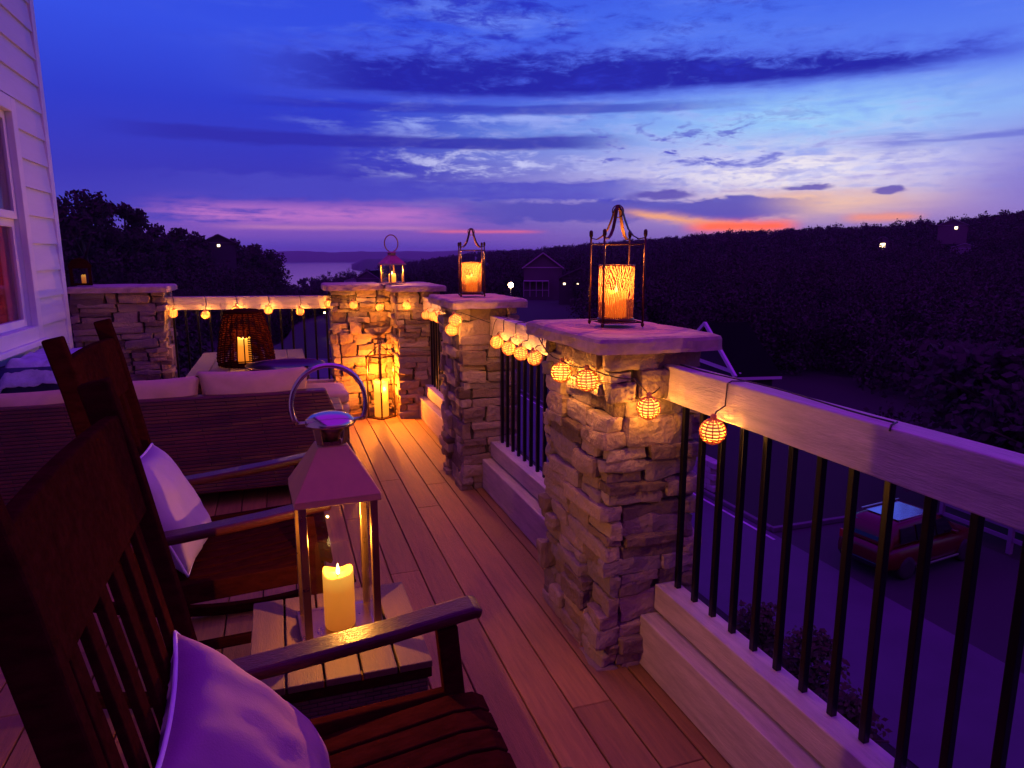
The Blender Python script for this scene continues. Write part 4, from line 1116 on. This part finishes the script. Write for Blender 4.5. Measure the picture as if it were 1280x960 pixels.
# ------------------------------------------------------------------ car (front along +x)
def car():
    t = thing('parked_car', 'dark red SUV with pale shiny roof and roof rails parked nose-in beyond the railing', 'car', (15.6, 13.05, GZ), R(8)); t.scale = (.86, .86, .86)
    red = mat('dark red car paint', (.07, .002, .002), .3, coat=.25, spec=.3); dark = mat('car window', (.006, .006, .008), .1, spec=.5)
    tyre = mat('tyre rubber', (.015, .015, .015), .8); rim = mat('alloy rim', (.45, .45, .47), .3, metal=.9)
    def loft(mb, secs, n=20, p=5):
        V = []; F = []
        for x, z0, z1, hw, top in secs:
            for k in range(n):
                a = 2 * PI * k / n; c, s = math.cos(a), math.sin(a)
                yy = math.copysign(abs(c) ** (2 / p), c); zz = math.copysign(abs(s) ** (2 / p), s)
                w = hw * (1 + (top - 1) * (zz + 1) / 2)
                V.append((x, yy * w, (z0 + z1) / 2 + zz * (z1 - z0) / 2))
        for i in range(len(secs) - 1):
            for k in range(n): F.append((i * n + k, i * n + (k + 1) % n, (i + 1) * n + (k + 1) % n, (i + 1) * n + k))
        F += [tuple(range(n)), tuple((len(secs) - 1) * n + k for k in range(n))[::-1]]
        mb.add(V, F, True)
    b = MB(); loft(b, [(-2.22, .45, .82, .72, .95), (-2.16, .32, .98, .86, .96), (-1.7, .26, 1.04, .92, .96), (-.6, .24, 1.05, .93, .96), (.75, .24, 1.04, .93, .96), (1.2, .25, 1.0, .92, .92), (1.8, .28, .94, .88, .88), (2.12, .34, .84, .8, .88), (2.24, .42, .72, .66, .9)])
    b.build('body', red, t)
    b = MB(); loft(b, [(-2.08, .98, 1.06, .84, .95), (-1.92, 1.0, 1.5, .84, .82), (-1.6, 1.0, 1.66, .85, .78), (-.4, 1.0, 1.7, .86, .78), (.25, 1.0, 1.66, .86, .78), (.7, 1.0, 1.42, .86, .83), (1.22, .98, 1.02, .84, .95)], p=6)
    b.build('roof', red, t)
    for s in (-1, 1):
        for x0, x1, za, zb in ((-1.72, -1.02, 1.14, 1.54), (-.95, -.1, 1.12, 1.56), (-.03, .74, 1.12, 1.54)):
            w = MB(); y0, y1 = s * .862, s * .745; xt = x1 - (.28 if x1 > .5 else 0); xb = x0 + (.1 if x0 < -1.5 else 0)
            w.add([(x0, y0, za), (x1, y0, za), (xt, y1, zb), (xb, y1, zb), (x0, y0 - s * .03, za), (x1, y0 - s * .03, za), (xt, y1 - s * .03, zb), (xb, y1 - s * .03, zb)],
                  [(0, 1, 2, 3), (7, 6, 5, 4), (0, 4, 5, 1), (1, 5, 6, 2), (2, 6, 7, 3), (3, 7, 4, 0)]); w.build('side_window', dark, t)
        b = MB(); b.bar((-1.55, s * .60, 1.745), (.2, s * .60, 1.745), .035, .03); b.bar((-1.5, s * .60, 1.69), (-1.5, s * .6, 1.74), .03, .03, (1, 0, 0)); b.bar((.12, s * .60, 1.66), (.12, s * .6, 1.74), .03, .03, (1, 0, 0)); b.build('roof_rail', rim, t)
        b = MB(); b.bar((.62, s * .88, 1.12), (.62, s * 1.06, 1.15), .12, .12); b.build('mirror', red, t, .03)
        b = MB(); b.bar((1.98, s * .62, .78), (2.12, s * .48, .74), .2, .12); b.build('headlight', M['chrome'], t, .02)
        b = MB(); b.bar((-2.15, s * .72, .86), (-2.15, s * .72, 1.12), .06, .2, (0, 1, 0)); b.build('taillight', mat('tail lens', (.3, .01, .01), .2), t, .02)
        b = MB(); b.bar((-1.0, s * .93, .33), (1.0, s * .93, .33), .05, .06); b.build('sill_trim', rim, t, .01)
        for x in (-1.38, 1.4):
            w = MB(); w.lathe([(.2, -.11), (.33, -.11), (.35, -.07), (.35, .07), (.33, .11), (.2, .11)], 28); M_ = Matrix.Translation((x, s * .82, .35)) @ Matrix.Rotation(PI / 2, 4, 'X'); w.xf(M_); wo_ = w.build('wheel', tyre, t)
            r = MB(); r.lathe([(.02, .06 * 1), (.06, .1), (.19, .08), (.21, .1), (.21, -.1), (.02, -.1)], 24); r.xf(Matrix.Translation((x, s * .82 + s * .01, .35)) @ Matrix.Rotation(-s * PI / 2, 4, 'X')); r.build('rim', rim, wo_)
    w = MB(); w.add([(1.14, -.76, 1.075), (1.14, .76, 1.075), (.36, .66, 1.635), (.36, -.66, 1.635), (1.10, -.76, 1.05), (1.10, .76, 1.05), (.32, .66, 1.6), (.32, -.66, 1.6)],
                    [(0, 1, 2, 3), (7, 6, 5, 4), (0, 4, 5, 1), (1, 5, 6, 2), (2, 6, 7, 3), (3, 7, 4, 0)]); w.build('windshield', dark, t)
    w = MB(); w.add([(-2.07, -.7, 1.12), (-2.07, .7, 1.12), (-1.88, .62, 1.52), (-1.88, -.62, 1.52), (-2.03, -.7, 1.12), (-2.03, .7, 1.12), (-1.84, .62, 1.52), (-1.84, -.62, 1.52)],
                    [(0, 1, 2, 3), (7, 6, 5, 4), (0, 4, 5, 1), (1, 5, 6, 2), (2, 6, 7, 3), (3, 7, 4, 0)]); w.build('rear_window', dark, t)
    b = MB(); b.bar((-.7, -.52, 1.70), (-.7, .52, 1.70), 1.5, .016); b.build('sunroof', mat('pale glossy roof panel', (.55, .6, .7), .18, metal=.9), t)
    b = MB(); b.box(2.16, 2.25, -.62, .62, .34, .5); b.build('bumper', dark, t, .03); b = MB(); b.box(-2.25, -2.16, -.7, .7, .36, .52); b.build('bumper', dark, t, .03)
    return t
car()
# fence and block wall beyond the parking pad
t = thing('white_fence', 'pale three rail fence along the far side of the parking pad', 'fence', (18.5, 0, GZ))
b = MB()
for z_ in (.35, .68, 1.02): b.box(-.02, .02, 2, 14.5, z_, z_ + .13)
b.build('rails', M['fence'], t, .01)
for i in range(7):
    b = MB(); b.box(-.06, .06, 2 + i * 2.08 - .06, 2 + i * 2.08 + .06, 0, 1.25); b.build('post', M['fence'], t, .01)
bw = MB(); q = random.Random(2)
for r in range(5):
    for i in range(11):
        bw.box(13.75, 14.15 - .012 * (r % 2), 19.2 + i * .42 + (r % 2) * .21, 19.6 + i * .42 + (r % 2) * .21, GZ + r * .205, GZ + r * .205 + .197)
o = bw.build('retaining_wall', M['block'], bevel=.015); tag(o, 'pale concrete block retaining wall across the road, left of the parked car', 'retaining wall')

# ------------------------------------------------------------------ houses among the trees, lamps
def house(label, loc, rz, w, d, hw, hr, wallc, trimc, windows=(), porch=False, name='distant_house'):
    t = thing(name, label, 'house', loc, R(rz))
    wm_ = mat('house wall', wallc, .85, var=.12, scale=1)
    b = MB(); b.box(-w / 2, w / 2, -d / 2, d / 2, -3, hw); b.add([(-w / 2, -d / 2, hw), (w / 2, -d / 2, hw), (0, -d / 2, hw + hr), (-w / 2, d / 2, hw), (w / 2, d / 2, hw), (0, d / 2, hw + hr)], [(0, 1, 2), (5, 4, 3)]); b.build('wall', wm_, t)
    o = .35; k = hr / (w / 2); b = MB()
    for s in (-1, 1):
        P = [(s * (w / 2 + o), hw - k * o), (0, hw + hr), (0, hw + hr + .16), (s * (w / 2 + o), hw - k * o + .16)]
        b.add([(x, y, z) for y in (-d / 2 - o, d / 2 + o) for x, z in P], [(0, 1, 2, 3), (7, 6, 5, 4), (0, 4, 5, 1), (1, 5, 6, 2), (2, 6, 7, 3), (3, 7, 4, 0)])
    b.build('roof', M['shingle'], t)
    tm = mat('house trim', trimc, .7); b = MB()
    for s in (-1, 1): b.bar((s * (w / 2 + o), -d / 2 - o - .08, hw - k * o + .11), (0, -d / 2 - o - .08, hw + hr + .11), .15, .22, (0, 0, 1))
    b.bar((-w / 2 - o * .5, -d / 2 - .06, hw + .02), (w / 2 + o * .5, -d / 2 - .06, hw + .02), .1, .2)
    b.bar((w / 2 + o, -d / 2 - o, hw - k * o + .02), (w / 2 + o, d / 2 + o, hw - k * o + .02), .08, .16)
    b.build('trim', tm, t)
    if porch:
        b = MB(); b.box(-w / 2, w * .15, -d / 2 - 2.2, -d / 2 - .01, hw - 2.6, hw - 2.45)
        for i in range(5): b.box(-w / 2 + i * w * .1625 - .05, -w / 2 + i * w * .1625 + .05, -d / 2 - 2.2, -d / 2 - 2.1, hw - 5.5, hw - 2.6)
        b.box(-w / 2, w * .15, -d / 2 - 2.2, -d / 2 - 2.1, hw - 4.3, hw - 4.2); b.build('porch', tm, t)
    for x, z, ww, hh in windows:
        b = MB(); b.box(x - ww / 2, x + ww / 2, -d / 2 - .05, -d / 2 - .01, z - hh / 2, z + hh / 2); b.build('window', M['litwindow'], t)
    return t
def at(a, e, d): return (d * math.sin(R(a)), d * math.cos(R(a)), 1.5 + d * math.tan(R(e)))
def put(a, e_eave, d, hw):
    x, y, z = at(a, e_eave, d); return (x, y, z - hw)
house('gabled house with pale trim and porch standing left of the tall wire lantern', put(21.1, -.9, 140, 5.0), -20, 7.4, 9, 5.0, 2.7, (.10, .085, .08), (.42, .36, .38), porch=True)
_a = at(34.5, -5.3, 44)
house('small dark roof with a pale rake edge just beyond the nearest pillar cap', (_a[0] + 1.25 * .985, _a[1] - 1.25 * .17, _a[2] - 5.7), -100, 8.0, 2.0, 3.2, 2.4, (.03, .025, .03), (.62, .56, .6))
house('small lit house high on the wooded hill under the sunset', put(46.4, .98, HD[0], 4), -45, 9, 8, 4, 2.2, (.12, .1, .1), (.2, .2, .22), [(0, 2.7, 2.0, 1.7), (-3, 2.6, .8, .9)])
house('hillside house near the ridge at the far right with one tiny light', put(50.6, 2.05, HD[1], 3.5), -50, 9, 8, 3.5, 2, (.12, .1, .1), (.2, .2, .22), [(1, 2.6, .9, .9)])
house('pale roofed house with two lights low on the right hillside', put(51.4, .5, HD[2], 3.5), -50, 10, 8, 3.5, 1.6, (.2, .19, .2), (.3, .3, .34), [(2.6, .8, .9, .8)])
house('house with a lit window on the dark hill left of the lake', put(-4.1, .95, min(HD[3], 150), 3.5), 5, 6, 6, 3.5, 1.5, (.05, .04, .05), (.1, .1, .1), [(0, 3.0, .5, .45)])
house('pale lakeside house between the lake and the copper lantern', put(5.7, -1.9, 330, 4), 0, 7, 8, 4, .8, (.38, .38, .46), (.3, .3, .34))
house('dark roofed house just left of the copper lantern', put(7.3, -1.75, 240, 4), -30, 8, 9, 4, 2.4, (.10, .09, .10), (.2, .18, .2))
house('small pale gable between the copper lantern and the middle pillar lantern', put(16.1, -1.9, 260, 3.5), -10, 4.4, 6, 3.5, 2.2, (.40, .36, .42), (.42, .4, .45))
house('cottage with three small lights beside the gabled house', put(24.2, -1.75, 118, 3.2), -24, 7, 6, 3.2, 1.6, (.05, .04, .04), (.08, .07, .07), [(-2.6, 2.3, .36, .3), (-.4, 2.3, .26, .26), (.9, 1.95, .26, .26)])
def street_lamp(label, loc, h, head, w, col=(1, .6, .25)):
    z0 = loc[2] - h
    t = thing('street_lamp', label, 'lamp', (loc[0], loc[1], z0))
    b = MB(); b.tube([(0, 0, 0), (0, 0, h * .5), (0, 0, h - head)], [.08, .06, .05], 8); b.lathe([(.14, 0), (.14, .2), (.07, .35)], 12); b.build('pole', M['iron'], t)
    b = MB(); b.lathe([(head * .2, h - head), (head * .8, h - head * .6), (head, h), (head * .8, h + head * .6), (head * .2, h + head)], 16); b.build('lamp_head', M['streetlight'], t)
    b = MB(); b.lathe([(head * 1.1, h + head), (head * .3, h + head * 1.5), (.01, h + head * 1.6)], 14); b.build('lamp_cap', M['iron'], t)
    lamp(t, (0, 0, h - head * 1.3), w, col, .05, 'lamp_light')
street_lamp('bright street lamp glowing right of the middle pillar lantern', at(18.5, -2.35, 62), 4.6, .24, 900)
street_lamp('small path lamp seen just left of the corner pillar between the balusters', at(4.05, -5.95, 70), 1.0, .12, 60, (1, .75, .5))
street_lamp('fainter path lamp farther off above the other one by the corner pillar', at(3.4, -4.45, 95), 1.4, .1, 40, (1, .85, .7))

# ------------------------------------------------------------------ evening air
hz = MB(); hz.box(-8200, 8200, -8200, 8200, -75, 85)
hm = bpy.data.materials.new('evening haze'); hm.use_nodes = True
hn = hm.node_tree.nodes; hn.remove(hn['Principled BSDF'])
pv = hn.new('ShaderNodeVolumePrincipled'); pv.inputs['Color'].default_value = (.95, .8, .97, 1); pv.inputs['Density'].default_value = .00011; pv.inputs['Anisotropy'].default_value = .2
hm.node_tree.links.new(pv.outputs[0], hn['Material Output'].inputs['Volume'])
tag(hz.build('haze', hm), kind='stuff')

# ------------------------------------------------------------------ render settings
S.view_settings.view_transform = 'Standard'; S.view_settings.look = 'None'; S.view_settings.exposure = 0; S.view_settings.gamma = 1
S.render.engine = 'CYCLES'
cy = S.cycles
cy.use_denoising = True
try: cy.denoiser = 'OPENIMAGEDENOISE'
except Exception: pass
cy.max_bounces = 6; cy.diffuse_bounces = 3; cy.glossy_bounces = 3; cy.transmission_bounces = 4; cy.transparent_max_bounces = 12
cy.sample_clamp_indirect = 4; cy.caustics_reflective = False; cy.caustics_refractive = False
cy.use_light_tree = True
